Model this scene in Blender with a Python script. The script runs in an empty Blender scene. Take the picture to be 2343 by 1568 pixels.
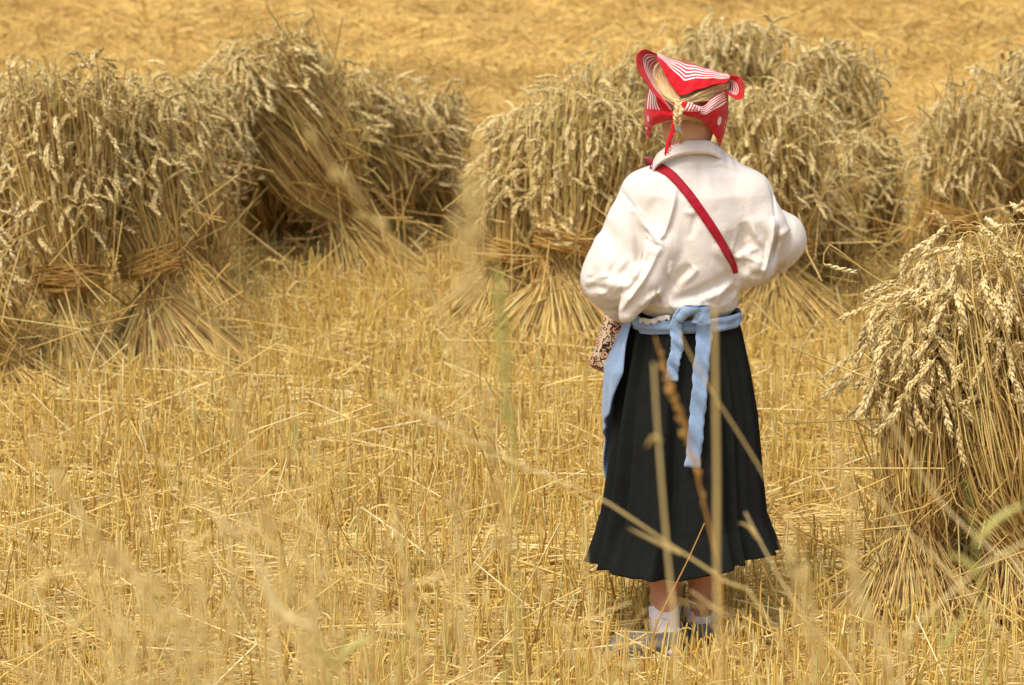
import bpy, math, random
import numpy as np
from mathutils import Matrix, Vector

rng = np.random.default_rng(11)
sc = bpy.context.scene
COL = sc.collection
A = np.array

# ------------------------------------------------------------------ camera model
W0, H0 = 2343.0, 1568.0
FPX = 8253.0
PITCH = math.atan(1494.0 / FPX)
CH = 2.437
cp, sp = math.cos(PITCH), math.sin(PITCH)


def ray(px, py):
    x = px - W0 / 2
    y = py - H0 / 2
    return A([x, FPX * cp - y * sp, -FPX * sp - y * cp])


def P(px, py, Y):
    """point at depth Y (world metres from the photographer) that was seen at photo position px, py"""
    d = ray(px, py)
    t = Y / d[1]
    return A([d[0] * t, Y, CH + d[2] * t])


def groundY(py):
    d = ray(0, py)
    return d[1] * CH / -d[2]


def bank(Y):
    t = np.clip((7.6 - np.asarray(Y, float)) / 5.1, 0, 1)
    return 0.85 * t * t * (3 - 2 * t)


cam_d = bpy.data.cameras.new("camera")
cam = bpy.data.objects.new("camera", cam_d)
COL.objects.link(cam)
cam.location = (0, 0, CH)
cam.rotation_euler = (math.pi / 2 - PITCH, 0, 0)
cam_d.sensor_width = 36
cam_d.lens = FPX / W0 * 36
cam_d.clip_end = 3000
cam_d.dof.use_dof = True
cam_d.dof.focus_distance = 9.12
cam_d.dof.aperture_fstop = 7.1
cam_d.dof.aperture_blades = 0
sc.camera = cam

# ------------------------------------------------------------------ light
world = bpy.data.worlds.new("World")
sc.world = world
world.use_nodes = True
nt = world.node_tree
bg = nt.nodes["Background"]
sky = nt.nodes.new("ShaderNodeTexSky")
sky.sky_type = 'NISHITA'
sky.sun_disc = False
SUN_EL, SUN_AZ = math.radians(61), math.radians(212)   # azimuth from +Y, clockwise: behind the camera, to its left
sky.sun_elevation = SUN_EL
sky.sun_rotation = SUN_AZ
sky.air_density = 1.0
sky.dust_density = 5.0
sky.ozone_density = 0.3
nt.links.new(sky.outputs[0], bg.inputs[0])
bg.inputs[1].default_value = 0.15
sun_d = bpy.data.lights.new("sun", 'SUN')
sun_d.energy = 1.35
sun_d.angle = math.radians(24)
sun_d.color = (1.0, 0.94, 0.82)
sun = bpy.data.objects.new("sun", sun_d)
COL.objects.link(sun)
sdir = Vector((math.sin(SUN_AZ) * math.cos(SUN_EL), math.cos(SUN_AZ) * math.cos(SUN_EL), math.sin(SUN_EL)))
sun.rotation_euler = sdir.to_track_quat('Z', 'Y').to_euler()
sun.location = (-6, -6, 12)
sc.view_settings.view_transform = 'Standard'
sc.view_settings.look = 'None'
sc.view_settings.exposure = 0.40
sc.view_settings.gamma = 1
sc.cycles.use_denoising = True
sc.cycles.max_bounces = 8
sc.cycles.diffuse_bounces = 5


# ------------------------------------------------------------------ objects
def root_loc(o):
    while o.parent:
        o = o.parent
    return A(o.location)


def thing(name, label, cat, loc, group=None):
    o = bpy.data.objects.new(name, None)
    o.empty_display_size = 0.1
    COL.objects.link(o)
    o.location = [float(v) for v in loc]
    o['label'] = label
    o['category'] = cat
    if group:
        o['group'] = group
    return o


def to_mesh(name, V, F, smooth=True, attrs=None):
    """V (n,3); F a list of integer arrays (m,k)"""
    me = bpy.data.meshes.new(name)
    V = np.asarray(V, np.float32)
    if not isinstance(F, (list, tuple)):
        F = [F]
    F = [np.asarray(f, np.int32) for f in F if len(f)]
    me.vertices.add(len(V))
    me.vertices.foreach_set("co", V.ravel())
    loops = np.concatenate([f.ravel() for f in F])
    tot = np.concatenate([np.full(len(f), f.shape[1], np.int32) for f in F])
    start = np.concatenate([[0], np.cumsum(tot)[:-1]]).astype(np.int32)
    me.loops.add(len(loops))
    me.loops.foreach_set("vertex_index", loops)
    me.polygons.add(len(tot))
    me.polygons.foreach_set("loop_start", start)
    me.polygons.foreach_set("use_smooth", np.full(len(tot), smooth, bool))
    me.update(calc_edges=True)
    for k, v in (attrs or {}).items():
        v = np.asarray(v, np.float32)
        a = me.attributes.new(k, 'FLOAT_VECTOR' if v.ndim == 2 else 'FLOAT', 'POINT')
        a.data.foreach_set('vector' if v.ndim == 2 else 'value', v.ravel())
    return me


def obj(name, V, F, mat, parent=None, smooth=True, attrs=None, solid=0.0, offset=0.0, bevel=False):
    V = np.asarray(V, float)
    if parent is not None:
        V = V - root_loc(parent)
    me = to_mesh(name, V, F, smooth, attrs)
    me.materials.append(mat)
    o = bpy.data.objects.new(name, me)
    COL.objects.link(o)
    if parent is not None:
        o.parent = parent
    if solid:
        m = o.modifiers.new("solid", 'SOLIDIFY')
        m.thickness = solid
        m.offset = offset
    return o


class MB:
    """collects verts and faces of one mesh"""

    def __init__(s):
        s.V, s.F, s.n = [], [], 0

    def add(s, V, F):
        V = np.asarray(V, float).reshape(-1, 3)
        s.V.append(V)
        for f in (F if isinstance(F, (list, tuple)) else [F]):
            if len(f):
                s.F.append(np.asarray(f) + s.n)
        s.n += len(V)

    def build(s, name, mat, parent=None, **k):
        return obj(name, np.concatenate(s.V), s.F, mat, parent, **k)


def norm(v):
    return v / np.maximum(np.linalg.norm(v, axis=-1, keepdims=True), 1e-9)


def tubes(paths, rad, M=4, ref=None, flat=1.0):
    """paths (N,K,3), rad (N,K) or scalar -> open tubes; ref (N,3) side vector; flat squeezes the second axis"""
    paths = np.asarray(paths, float)
    N, K, _ = paths.shape
    rad = np.broadcast_to(np.asarray(rad, float), (N, K))
    T = norm(np.gradient(paths, axis=1))
    if ref is None:
        mt = norm(paths[:, -1] - paths[:, 0])
        ref = np.where(np.abs(mt[:, 2:3]) > 0.8, A([[1.0, 0, 0]]), A([[0, 0, 1.0]]))
    ref = np.broadcast_to(np.asarray(ref, float).reshape(-1, 1, 3), T.shape)
    B = norm(np.cross(T, ref))
    Nn = np.cross(B, T)
    ang = np.arange(M) * 2 * math.pi / M
    V = paths[:, :, None, :] + rad[:, :, None, None] * (np.cos(ang)[None, None, :, None] * Nn[:, :, None, :] + flat * np.sin(ang)[None, None, :, None] * B[:, :, None, :])
    idx = np.arange(N * K * M).reshape(N, K, M)
    a = idx[:, :-1, :]
    b = idx[:, 1:, :]
    F = np.stack([a, np.roll(a, -1, 2), np.roll(b, -1, 2), b], -1).reshape(-1, 4)
    return V.reshape(-1, 3), F


def ribbons(paths, wid, side):
    """flat leaf blades; paths (N,K,3), wid (N,K), side (N,3) or (N,K,3)"""
    N, K, _ = paths.shape
    side = side[:, None, :] if side.ndim == 2 else side
    L = paths - side * wid[..., None] / 2
    R = paths + side * wid[..., None] / 2
    V = np.stack([L, R], 2).reshape(-1, 3)
    idx = np.arange(N * K * 2).reshape(N, K, 2)
    F = np.stack([idx[:, :-1, 0], idx[:, :-1, 1], idx[:, 1:, 1], idx[:, 1:, 0]], -1).reshape(-1, 4)
    return V, F


def spline(pts, n, closed=False):
    """Catmull-Rom through pts, n samples spread by chord length"""
    p = np.asarray(pts, float)
    m = len(p)
    if closed:
        q = np.concatenate([p[-1:], p, p[:2]])
    else:
        q = np.concatenate([2 * p[:1] - p[1:2], p, 2 * p[-1:] - p[-2:-1]])
    segs = m if closed else m - 1
    seg = np.linalg.norm(np.diff(q[1:segs + 2], axis=0), axis=1)
    cum = np.concatenate([[0], np.cumsum(np.maximum(seg, 1e-6))])
    s = np.linspace(0, cum[-1], n, endpoint=not closed)
    i = np.clip(np.searchsorted(cum, s, side='right') - 1, 0, segs - 1)
    t = ((s - cum[i]) / (cum[i + 1] - cum[i]))[:, None]
    p0, p1, p2, p3 = q[i], q[i + 1], q[i + 2], q[i + 3]
    return 0.5 * (2 * p1 + (p2 - p0) * t + (2 * p0 - 5 * p1 + 4 * p2 - p3) * t * t + (3 * p1 - p0 - 3 * p2 + p3) * t ** 3)


def patch(rows, nu, nv, closed=False):
    """rows of control points -> grid (nv,nu,3) and faces"""
    R = np.stack([spline(r, nu, closed) for r in rows])
    m = len(rows)
    q = np.concatenate([2 * R[:1] - R[1:2], R, 2 * R[-1:] - R[-2:-1]])
    s = np.linspace(0, m - 1, nv)
    i = np.clip(s.astype(int), 0, m - 2)
    t = (s - i)[:, None, None]
    p0, p1, p2, p3 = q[i], q[i + 1], q[i + 2], q[i + 3]
    G = 0.5 * (2 * p1 + (p2 - p0) * t + (2 * p0 - 5 * p1 + 4 * p2 - p3) * t * t + (3 * p1 - p0 - 3 * p2 + p3) * t ** 3)
    return G, grid_faces(nv, nu, closed)


def grid_faces(nv, nu, closed=False):
    idx = np.arange(nv * nu).reshape(nv, nu)
    if closed:
        a, b = idx[:-1], idx[1:]
        return np.stack([a, np.roll(a, -1, 1), np.roll(b, -1, 1), b], -1).reshape(-1, 4)
    return np.stack([idx[:-1, :-1], idx[:-1, 1:], idx[1:, 1:], idx[1:, :-1]], -1).reshape(-1, 4)


# ------------------------------------------------------------------ materials
def new_mat(name, rough=0.7, spec=0.3):
    m = bpy.data.materials.new(name)
    m.use_nodes = True
    b = m.node_tree.nodes["Principled BSDF"]
    b.inputs["Roughness"].default_value = rough
    b.inputs["Specular IOR Level"].default_value = spec
    return m, m.node_tree, b


def node(t, typ, **k):
    n = t.nodes.new(typ)
    for a, v in k.items():
        if a == 'ins':
            for i, x in v.items():
                n.inputs[i].default_value = x
        else:
            setattr(n, a, v)
    return n


def ramp(t, stops, interp='LINEAR'):
    r = t.nodes.new("ShaderNodeValToRGB")
    r.color_ramp.interpolation = interp
    e = r.color_ramp.elements
    while len(e) < len(stops):
        e.new(0.5)
    for x, (p, c) in zip(e, stops):
        x.position = p
        x.color = (*c, 1)
    return r


def math_node(t, op, a, b=None):
    n = t.nodes.new("ShaderNodeMath")
    n.operation = op
    for i, v in enumerate((a, b)):
        if v is None:
            continue
        if isinstance(v, (int, float)):
            n.inputs[i].default_value = v
        else:
            t.links.new(v, n.inputs[i])
    return n.outputs[0]


def mat_straw(name, stops, rough=0.5, spec=0.35, nscale=14, per_object=False, amount=0.4):
    m, t, b = new_mat(name, rough, spec)
    g = node(t, "ShaderNodeNewGeometry")
    v = g.outputs["Random Per Island"]
    if per_object:
        oi = node(t, "ShaderNodeObjectInfo")
        v = math_node(t, 'FRACT', math_node(t, 'ADD', math_node(t, 'MULTIPLY', v, 0.45), oi.outputs["Random"]))
    r = ramp(t, stops)
    t.links.new(v, r.inputs[0])
    tc = node(t, "ShaderNodeTexCoord")
    nz = node(t, "ShaderNodeTexNoise", ins={"Scale": nscale, "Detail": 4})
    t.links.new(tc.outputs["Object"], nz.inputs["Vector"])
    r2 = ramp(t, [(0.3, (0.62, 0.52, 0.42)), (0.62, (1.1, 1.08, 1.02))])
    t.links.new(nz.outputs["Fac"], r2.inputs[0])
    mx = node(t, "ShaderNodeMix", data_type='RGBA', blend_type='MULTIPLY')
    mx.inputs[0].default_value = amount
    t.links.new(r.outputs[0], mx.inputs[6])
    t.links.new(r2.outputs[0], mx.inputs[7])
    t.links.new(mx.outputs[2], b.inputs["Base Color"])
    return m


STALK = mat_straw("sheaf_straw", [(0, (.27, .16, .055)), (.25, (.50, .33, .10)), (.6, (.70, .50, .155)), (.85, (.80, .63, .24)), (1, (.54, .47, .16))])
EAR = mat_straw("wheat_ear_husk", [(0, (.40, .30, .11)), (.4, (.64, .51, .215)), (1, (.81, .69, .37))], rough=.6, nscale=30, per_object=True)
BAND = mat_straw("straw_band", [(0, (.5, .29, .07)), (1, (.7, .46, .13))])
STUB = mat_straw("stubble", [(0, (.42, .25, .06)), (.3, (.69, .475, .11)), (.7, (.81, .60, .17)), (.95, (.86, .73, .33)), (1, (.46, .48, .15))], nscale=9)
LITTER = mat_straw("loose_straw", [(0, (.38, .22, .06)), (.3, (.65, .445, .115)), (.7, (.81, .60, .20)), (1, (.87, .75, .40))], nscale=7)
FAR = mat_straw("field_straw", [(0, (.52, .33, .085)), (.4, (.74, .50, .14)), (1, (.82, .62, .22))], nscale=.9, amount=.75)
LEAF = mat_straw("dry_leaf", [(0, (.20, .11, .04)), (.5, (.38, .23, .08)), (1, (.58, .42, .17))], rough=.7)
GRASS = mat_straw("dry_grass", [(0, (.60, .45, .16)), (.5, (.72, .57, .23)), (1, (.80, .68, .34))], per_object=True)
GRASSG = mat_straw("green_grass", [(0, (.36, .38, .09)), (.5, (.46, .46, .13)), (1, (.54, .50, .17))], per_object=True)
GRASSB = mat_straw("brown_grass", [(0, (.40, .21, .05)), (.5, (.50, .28, .07)), (1, (.56, .36, .11))], per_object=True)


def mat_soil():
    m, t, b = new_mat("soil_and_chaff", .9, .1)
    tc = node(t, "ShaderNodeTexCoord")
    n1 = node(t, "ShaderNodeTexNoise", ins={"Scale": 60, "Detail": 8, "Roughness": .7})
    n2 = node(t, "ShaderNodeTexNoise", ins={"Scale": .9, "Detail": 5})
    for n in (n1, n2):
        t.links.new(tc.outputs["Object"], n.inputs["Vector"])
    r1 = ramp(t, [(.3, (.30, .18, .055)), (.55, (.52, .34, .11)), (.75, (.70, .52, .21))])
    t.links.new(n1.outputs[0], r1.inputs[0])
    r2 = ramp(t, [(.35, (.72, .66, .6)), (.65, (1, 1, 1))])
    t.links.new(n2.outputs[0], r2.inputs[0])
    mx = node(t, "ShaderNodeMix", data_type='RGBA', blend_type='MULTIPLY')
    mx.inputs[0].default_value = 1
    t.links.new(r1.outputs[0], mx.inputs[6])
    t.links.new(r2.outputs[0], mx.inputs[7])
    t.links.new(mx.outputs[2], b.inputs["Base Color"])
    bp = node(t, "ShaderNodeBump", ins={"Strength": .6, "Distance": .01})
    t.links.new(n1.outputs[0], bp.inputs["Height"])
    t.links.new(bp.outputs[0], b.inputs["Normal"])
    return m


def mat_cloth(name, col, rough=.85, wscale=220, bump=.25, var=.12, sheen=.2, wrinkle=0.0, dist=.001, crinkle=0):
    m, t, b = new_mat(name, rough, .15)
    b.inputs["Sheen Weight"].default_value = sheen
    tc = node(t, "ShaderNodeTexCoord")
    n1 = node(t, "ShaderNodeTexNoise", ins={"Scale": wscale, "Detail": 3})
    n2 = node(t, "ShaderNodeTexNoise", ins={"Scale": 22, "Detail": 5, "Roughness": .6})
    for n in (n1, n2):
        t.links.new(tc.outputs["Object"], n.inputs["Vector"])
    lo = tuple(c * (1 - var) for c in col)
    hi = tuple(min(.9, c * (1 + var)) for c in col)
    r = ramp(t, [(.35, lo), (.65, hi)])
    mix = math_node(t, 'ADD', math_node(t, 'MULTIPLY', n1.outputs[0], .5), math_node(t, 'MULTIPLY', n2.outputs[0], .5))
    t.links.new(mix, r.inputs[0])
    t.links.new(r.outputs[0], b.inputs["Base Color"])
    h = n1.outputs[0]
    if wrinkle:
        h = math_node(t, 'ADD', h, math_node(t, 'MULTIPLY', n2.outputs[0], wrinkle))
    bp = node(t, "ShaderNodeBump", ins={"Strength": bump, "Distance": dist})
    if crinkle:
        # thin creases of crumpled cotton
        mp = node(t, "ShaderNodeMapping", ins={"Scale": (1, .6, .5), "Rotation": (0, .5, 0)})
        t.links.new(tc.outputs["Object"], mp.inputs[0])
        nr = node(t, "ShaderNodeTexNoise", noise_type='RIDGED_MULTIFRACTAL', ins={"Scale": 15, "Detail": 3, "Roughness": .4, "Distortion": .8})
        t.links.new(mp.outputs[0], nr.inputs["Vector"])
        b2 = node(t, "ShaderNodeBump", ins={"Strength": .8, "Distance": .012})
        t.links.new(nr.outputs[0], b2.inputs["Height"])
        t.links.new(b2.outputs[0], bp.inputs["Normal"])
    t.links.new(h, bp.inputs["Height"])
    t.links.new(bp.outputs[0], b.inputs["Normal"])
    return m


WHITE = mat_cloth("white_cotton", (.74, .70, .635), crinkle=1, bump=.6, var=.02, sheen=.1, wrinkle=2.2, dist=.0016)
BLACK = mat_cloth("black_wool", (.0115, .013, .0115), rough=.95, bump=.4, var=.3, sheen=0, wrinkle=2)
BLUE = mat_cloth("blue_terry", (.245, .36, .53), bump=.8, var=.22, sheen=.3, wscale=320, dist=.002)
REDSTRAP = mat_cloth("red_ribbon", (.36, .005, .018), rough=.55, var=.08, bump=.1)
REDCLOTH = mat_cloth("red_cotton", (.66, .010, .018), var=.06, bump=.2)
SOCK = mat_cloth("white_sock", (.78, .74, .73), wscale=400, bump=.5, var=.04)
SHOE = mat_cloth("grey_canvas", (.13, .14, .155), wscale=300, bump=.5, var=.15)
SOLE = mat_cloth("grey_sole", (.18, .18, .18), var=.1)
ELASTIC = mat_cloth("light_blue_elastic", (.32, .58, .75), var=.05)


def mat_skin():
    m, t, b = new_mat("skin", .5, .3)
    tc = node(t, "ShaderNodeTexCoord")
    n = node(t, "ShaderNodeTexNoise", ins={"Scale": 18, "Detail": 4})
    t.links.new(tc.outputs["Object"], n.inputs["Vector"])
    # legs are a little redder than the neck: the ramp runs along height
    sx = node(t, "ShaderNodeSeparateXYZ")
    t.links.new(tc.outputs["Object"], sx.inputs[0])
    hz = ramp(t, [(.3, (.58, .29, .17)), (.75, (.70, .42, .27))])
    t.links.new(sx.outputs[2], hz.inputs[0])
    r = ramp(t, [(.3, (.9, .86, .84)), (.7, (1, 1, 1))])
    t.links.new(n.outputs[0], r.inputs[0])
    mx = node(t, "ShaderNodeMix", data_type='RGBA', blend_type='MULTIPLY')
    mx.inputs[0].default_value = 1
    t.links.new(hz.outputs[0], mx.inputs[6])
    t.links.new(r.outputs[0], mx.inputs[7])
    t.links.new(mx.outputs[2], b.inputs["Base Color"])
    b.inputs["Subsurface Weight"].default_value = .12
    b.inputs["Subsurface Radius"].default_value = (.012, .005, .003)
    return m


SKIN = mat_skin()
HAIR = mat_straw("blonde_hair", [(0, (.52, .33, .13)), (.5, (.70, .50, .24)), (1, (.82, .65, .38))], rough=.38, spec=.5, nscale=60)


def mat_scarf():
    """red cotton with white stripes and white dots, laid out by the 'pat' attribute: x counts stripes, y and z place dots"""
    m, t, b = new_mat("red_striped_cotton", .75, .2)
    b.inputs["Sheen Weight"].default_value = .15
    at = node(t, "ShaderNodeAttribute", attribute_name="pat")
    s = node(t, "ShaderNodeSeparateXYZ")
    t.links.new(at.outputs["Vector"], s.inputs[0])
    x, y, z = s.outputs
    inside = math_node(t, 'MULTIPLY', math_node(t, 'GREATER_THAN', x, 0.0), math_node(t, 'LESS_THAN', x, 4.5))
    stripe = math_node(t, 'MULTIPLY', inside, math_node(t, 'LESS_THAN', math_node(t, 'FRACT', x), .5))
    fy = math_node(t, 'SUBTRACT', math_node(t, 'FRACT', y), .5)
    fz = math_node(t, 'SUBTRACT', math_node(t, 'FRACT', z), .5)
    d = math_node(t, 'SQRT', math_node(t, 'ADD', math_node(t, 'MULTIPLY', fy, fy), math_node(t, 'MULTIPLY', fz, fz)))
    clear = math_node(t, 'MAXIMUM', math_node(t, 'GREATER_THAN', x, 5.0), math_node(t, 'LESS_THAN', x, -.5))
    dot = math_node(t, 'MULTIPLY', math_node(t, 'MULTIPLY', math_node(t, 'LESS_THAN', d, .125), math_node(t, 'GREATER_THAN', y, 0.0)), clear)
    w = math_node(t, 'MAXIMUM', stripe, dot)
    tc = node(t, "ShaderNodeTexCoord")
    n = node(t, "ShaderNodeTexNoise", ins={"Scale": 90, "Detail": 5})
    t.links.new(tc.outputs["Object"], n.inputs["Vector"])
    red = ramp(t, [(.35, (.50, .004, .010)), (.65, (.62, .007, .016))])
    t.links.new(n.outputs[0], red.inputs[0])
    mx = node(t, "ShaderNodeMix", data_type='RGBA')
    t.links.new(w, mx.inputs[0])
    t.links.new(red.outputs[0], mx.inputs[6])
    mx.inputs[7].default_value = (.80, .76, .72, 1)
    t.links.new(mx.outputs[2], b.inputs["Base Color"])
    bp = node(t, "ShaderNodeBump", ins={"Strength": .3, "Distance": .002})
    t.links.new(n.outputs[0], bp.inputs["Height"])
    t.links.new(bp.outputs[0], b.inputs["Normal"])
    return m


SCARF = mat_scarf()


def mat_bag():
    """beige cotton printed with dark red and brown rings"""
    m, t, b = new_mat("ring_print_cotton", .85, .15)
    tc = node(t, "ShaderNodeTexCoord")
    mp = node(t, "ShaderNodeMapping", ins={"Scale": (1, .25, 1)})
    t.links.new(tc.outputs["Object"], mp.inputs[0])
    v = node(t, "ShaderNodeTexVoronoi", feature='F1', ins={"Scale": 48, "Randomness": .8})
    e = node(t, "ShaderNodeTexVoronoi", feature='DISTANCE_TO_EDGE', ins={"Scale": 48, "Randomness": .8})
    for q in (v, e):
        t.links.new(mp.outputs[0], q.inputs["Vector"])
    ring = ramp(t, [(0, (.30, .05, .03)), (.14, (.56, .42, .25)), (.22, (.36, .08, .04)), (.34, (.60, .45, .28)), (.46, (.16, .05, .03)), (.52, (.6, .45, .28))], 'CONSTANT')
    t.links.new(v.outputs["Distance"], ring.inputs[0])
    n = node(t, "ShaderNodeTexNoise", ins={"Scale": 90, "Detail": 2})
    t.links.new(tc.outputs["Object"], n.inputs["Vector"])
    dk = math_node(t, 'MULTIPLY', math_node(t, 'LESS_THAN', e.outputs["Distance"], .07), math_node(t, 'GREATER_THAN', n.outputs[0], .5))
    mx = node(t, "ShaderNodeMix", data_type='RGBA')
    t.links.new(dk, mx.inputs[0])
    t.links.new(ring.outputs[0], mx.inputs[6])
    mx.inputs[7].default_value = (.05, .015, .012, 1)
    t.links.new(mx.outputs[2], b.inputs["Base Color"])
    return m


BAG = mat_bag()


# ------------------------------------------------------------------ ground
def noise2(x, y, seed, scale, octs=3):
    r = np.random.default_rng(seed)
    out = np.zeros_like(x)
    amp = 1.0
    for o in range(octs):
        for _ in range(5):
            a = r.uniform(0, 2 * math.pi)
            f = scale * 2 ** o * r.uniform(.7, 1.4)
            out += amp * np.sin(f * (x * math.cos(a) + y * math.sin(a)) + r.uniform(0, 6.28)) / 5
        amp *= .55
    return out


def ground_z(x, y):
    x = np.asarray(x, float)
    y = np.asarray(y, float)
    far = np.clip((y - 16.5) / 4, 0, 1) * np.clip((60 - y) / 20, 0, 1)
    return bank(y) + .012 * noise2(x, y, 5, 2.2) + far * (.05 + .07 * noise2(x * .6, y, 8, 1.8) + .035 * noise2(x, y, 9, 6.0, 2))


def make_ground():
    ys = np.concatenate([np.arange(-6, 7, .5), np.arange(7, 34, .14), np.geomspace(34, 1500, 40)])
    xs = np.concatenate([-np.geomspace(1200, 8.2, 30), np.arange(-8, 8.01, .14), np.geomspace(8.2, 1200, 30)])
    X, Y = np.meshgrid(xs, ys)
    V = np.stack([X, Y, ground_z(X, Y)], -1).reshape(-1, 3)
    o = obj("ground", V, grid_faces(len(ys), len(xs)), mat_soil())
    o['kind'] = 'structure'


make_ground()


def stuff(o, label, cat):
    o['kind'] = 'stuff'
    o['label'] = label
    o['category'] = cat
    return o


def xrange_at(Y, margin):
    return Y * (W0 / 2) / FPX * 1.03 + margin


def scatter(n, y0, y1, margin=.35):
    y = np.sqrt(rng.uniform(y0 ** 2, y1 ** 2, n))
    x = rng.uniform(-1, 1, n) * xrange_at(y, margin)
    return x, y


def make_stubble():
    # cut stalks still standing, several from each root, in drilled rows
    n = 19000
    x, y = scatter(n, 7.7, 17.0)
    keep = noise2(x, y, 77, 1.5) > -.75
    x, y = x[keep], y[keep]
    row = np.round(y / .13) * .13
    y = row + rng.normal(0, .022, len(y))
    k = rng.integers(1, 5, len(x))
    i = np.repeat(np.arange(len(x)), k)
    bx = x[i] + rng.normal(0, .014, len(i))
    by = y[i] + rng.normal(0, .014, len(i))
    n = len(bx)
    h = np.clip(rng.normal(.135, .042, n), .03, .25)
    feet = (np.abs(bx - (P(1540, 1490, 8.9)[0])) < .16) & (np.abs(by - 8.82) < .24)
    h = np.where(feet, h * .62, h)
    az = rng.uniform(0, 2 * math.pi, n)
    tilt = np.abs(rng.normal(0, .17, n)) + (rng.random(n) < .22) * rng.uniform(.2, 1.1, n)
    d = np.stack([np.cos(az) * np.sin(tilt), np.sin(az) * np.sin(tilt), np.cos(tilt)], -1)
    b0 = np.stack([bx, by, ground_z(bx, by) - .01], -1)
    bend = np.stack([rng.normal(0, .004, n), rng.normal(0, .004, n), np.zeros(n)], -1)
    path = np.stack([b0, b0 + d * h[:, None] * .5 + bend, b0 + d * h[:, None]], 1)
    r = rng.uniform(.0014, .0032, n)[:, None] * A([[1.1, 1, .9]])
    mb = MB()
    mb.add(*tubes(path, r, 4))
    # torn leaf sheaths hanging from the stubs
    j = rng.choice(n, n // 4, replace=False)
    m = len(j)
    L = rng.uniform(.04, .13, m)
    a2 = rng.uniform(0, 2 * math.pi, m)
    hd = np.stack([np.cos(a2), np.sin(a2), np.zeros(m)], -1)
    st = b0[j] + d[j] * (h[j] * rng.uniform(.4, 1, m))[:, None]
    t = np.linspace(0, 1, 5)[None, :, None]
    pth = st[:, None] + hd[:, None] * L[:, None, None] * t * .8 + A([0, 0, 1.0]) * L[:, None, None] * (.55 * t - rng.uniform(.5, 1.3, m)[:, None, None] * t * t)
    pth[..., 2] = np.maximum(pth[..., 2], .004 + ground_z(pth[..., 0], pth[..., 1]))
    w = rng.uniform(.002, .005, m)[:, None] * A([[.7, 1, .9, .6, .15]])
    mb.add(*ribbons(pth, w, np.stack([-hd[:, 1], hd[:, 0], rng.normal(0, .4, m)], -1)))
    stuff(mb.build("stubble", STUB), "short cut golden wheat stubble standing in rows", "stubble")


def lying(n, y0, y1, lo, hi, hz, r0, r1, tiltsd, curve=.05, dirx=.0, M=3, K=4):
    x, y = scatter(n, y0, y1)
    L = rng.uniform(lo, hi, n) ** 1.0
    fx = P(1520, 1490, 8.9)[0]
    ok = ~((np.abs(x - fx) < .24) & (np.abs(y - 8.8) < .26) & (L > .09))
    x, y, L = x[ok], y[ok], L[ok]
    n = len(x)
    az = rng.uniform(0, 2 * math.pi, n)
    if dirx:
        az = np.where(rng.random(n) < dirx, rng.normal(0, .45, n), az)
    tl = rng.normal(0, tiltsd, n)
    d = np.stack([np.cos(az) * np.cos(tl), np.sin(az) * np.cos(tl), np.sin(tl)], -1)
    z = ground_z(x, y) + rng.uniform(0.003, hz, n) * rng.uniform(.2, 1, n)
    c = np.stack([x, y, z + np.abs(np.sin(tl)) * L * .42], -1)
    t = np.linspace(-.5, .5, K)[None, :, None]
    side = np.stack([-d[:, 1], d[:, 0], rng.normal(0, .4, n)], -1)
    p = c[:, None] + d[:, None] * L[:, None, None] * t + side[:, None] * (rng.normal(0, curve, n) * L)[:, None, None] * (t * t * 4 - .5)
    p[..., 2] = np.maximum(p[..., 2], ground_z(p[..., 0], p[..., 1]) + .002)
    r = rng.uniform(r0, r1, n)[:, None] * np.linspace(1.1, .8, K)[None]
    return tubes(p, r, M)


def make_litter():
    mb = MB()
    mb.add(*lying(31000, 7.7, 17, .03, .16, .045, .0011, .0026, .2))
    mb.add(*lying(15000, 7.7, 17, .12, .5, .075, .0014, .0030, .14, .05, .35))
    mb.add(*lying(1500, 7.7, 17, .3, .75, .12, .0020, .0035, .10, .05, .5))
    mb.add(*lying(2600, 7.9, 16, .12, .45, .10, .0016, .0030, .5, .05))
    # swaths: thin windrows of combed straw lying across the stubble
    for (cx, cy, lx, ly, az0, n) in [(-.05, 9.85, .55, .10, .12, 500), (-.75, 9.55, .5, .09, .05, 380), (.28, 9.9, .35, .08, -.15, 300), (-1.0, 8.98, .45, .07, .1, 300),
                                     (1.25, 10.1, .5, .1, .15, 380), (-.3, 12.2, .8, .12, .2, 350), (1.2, 12.6, .8, .15, -.1, 420), (-1.3, 10.9, .4, .08, -.2, 200), (.15, 9.75, .16, .12, .75, 170),
                                     (-1.0, 13.6, .35, .25, .5, 160), (-.1, 15.3, .35, .3, .1, 250), (.35, 14.3, .5, .3, -.4, 500), (1.25, 14.4, .5, .35, .2, 700), (1.75, 14.6, .4, .4, .4, 600), (1.45, 13.4, .35, .25, -.1, 300)]:
        x = rng.normal(cx, lx, n)
        y = rng.normal(cy, ly, n) + (x - cx) * math.tan(az0) * .6
        az = rng.normal(az0, .22, n)
        tl = rng.normal(0, .06, n)
        L = rng.uniform(.2, .6, n)
        d = np.stack([np.cos(az), np.sin(az), np.sin(tl)], -1)
        c = np.stack([x, y, ground_z(x, y) + rng.uniform(.01, .085, n)], -1)
        t = np.linspace(-.5, .5, 4)[None, :, None]
        p = c[:, None] + d[:, None] * L[:, None, None] * t
        p[..., 2] += -np.abs(t[..., 0]) * .05
        p[..., 2] = np.maximum(p[..., 2], ground_z(p[..., 0], p[..., 1]) + .003)
        mb.add(*tubes(p, np.full((n, 4), .0026), 3))
    stuff(mb.build("loose_straw", LITTER), "loose golden straw and chaff lying across the stubble", "straw")


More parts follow.
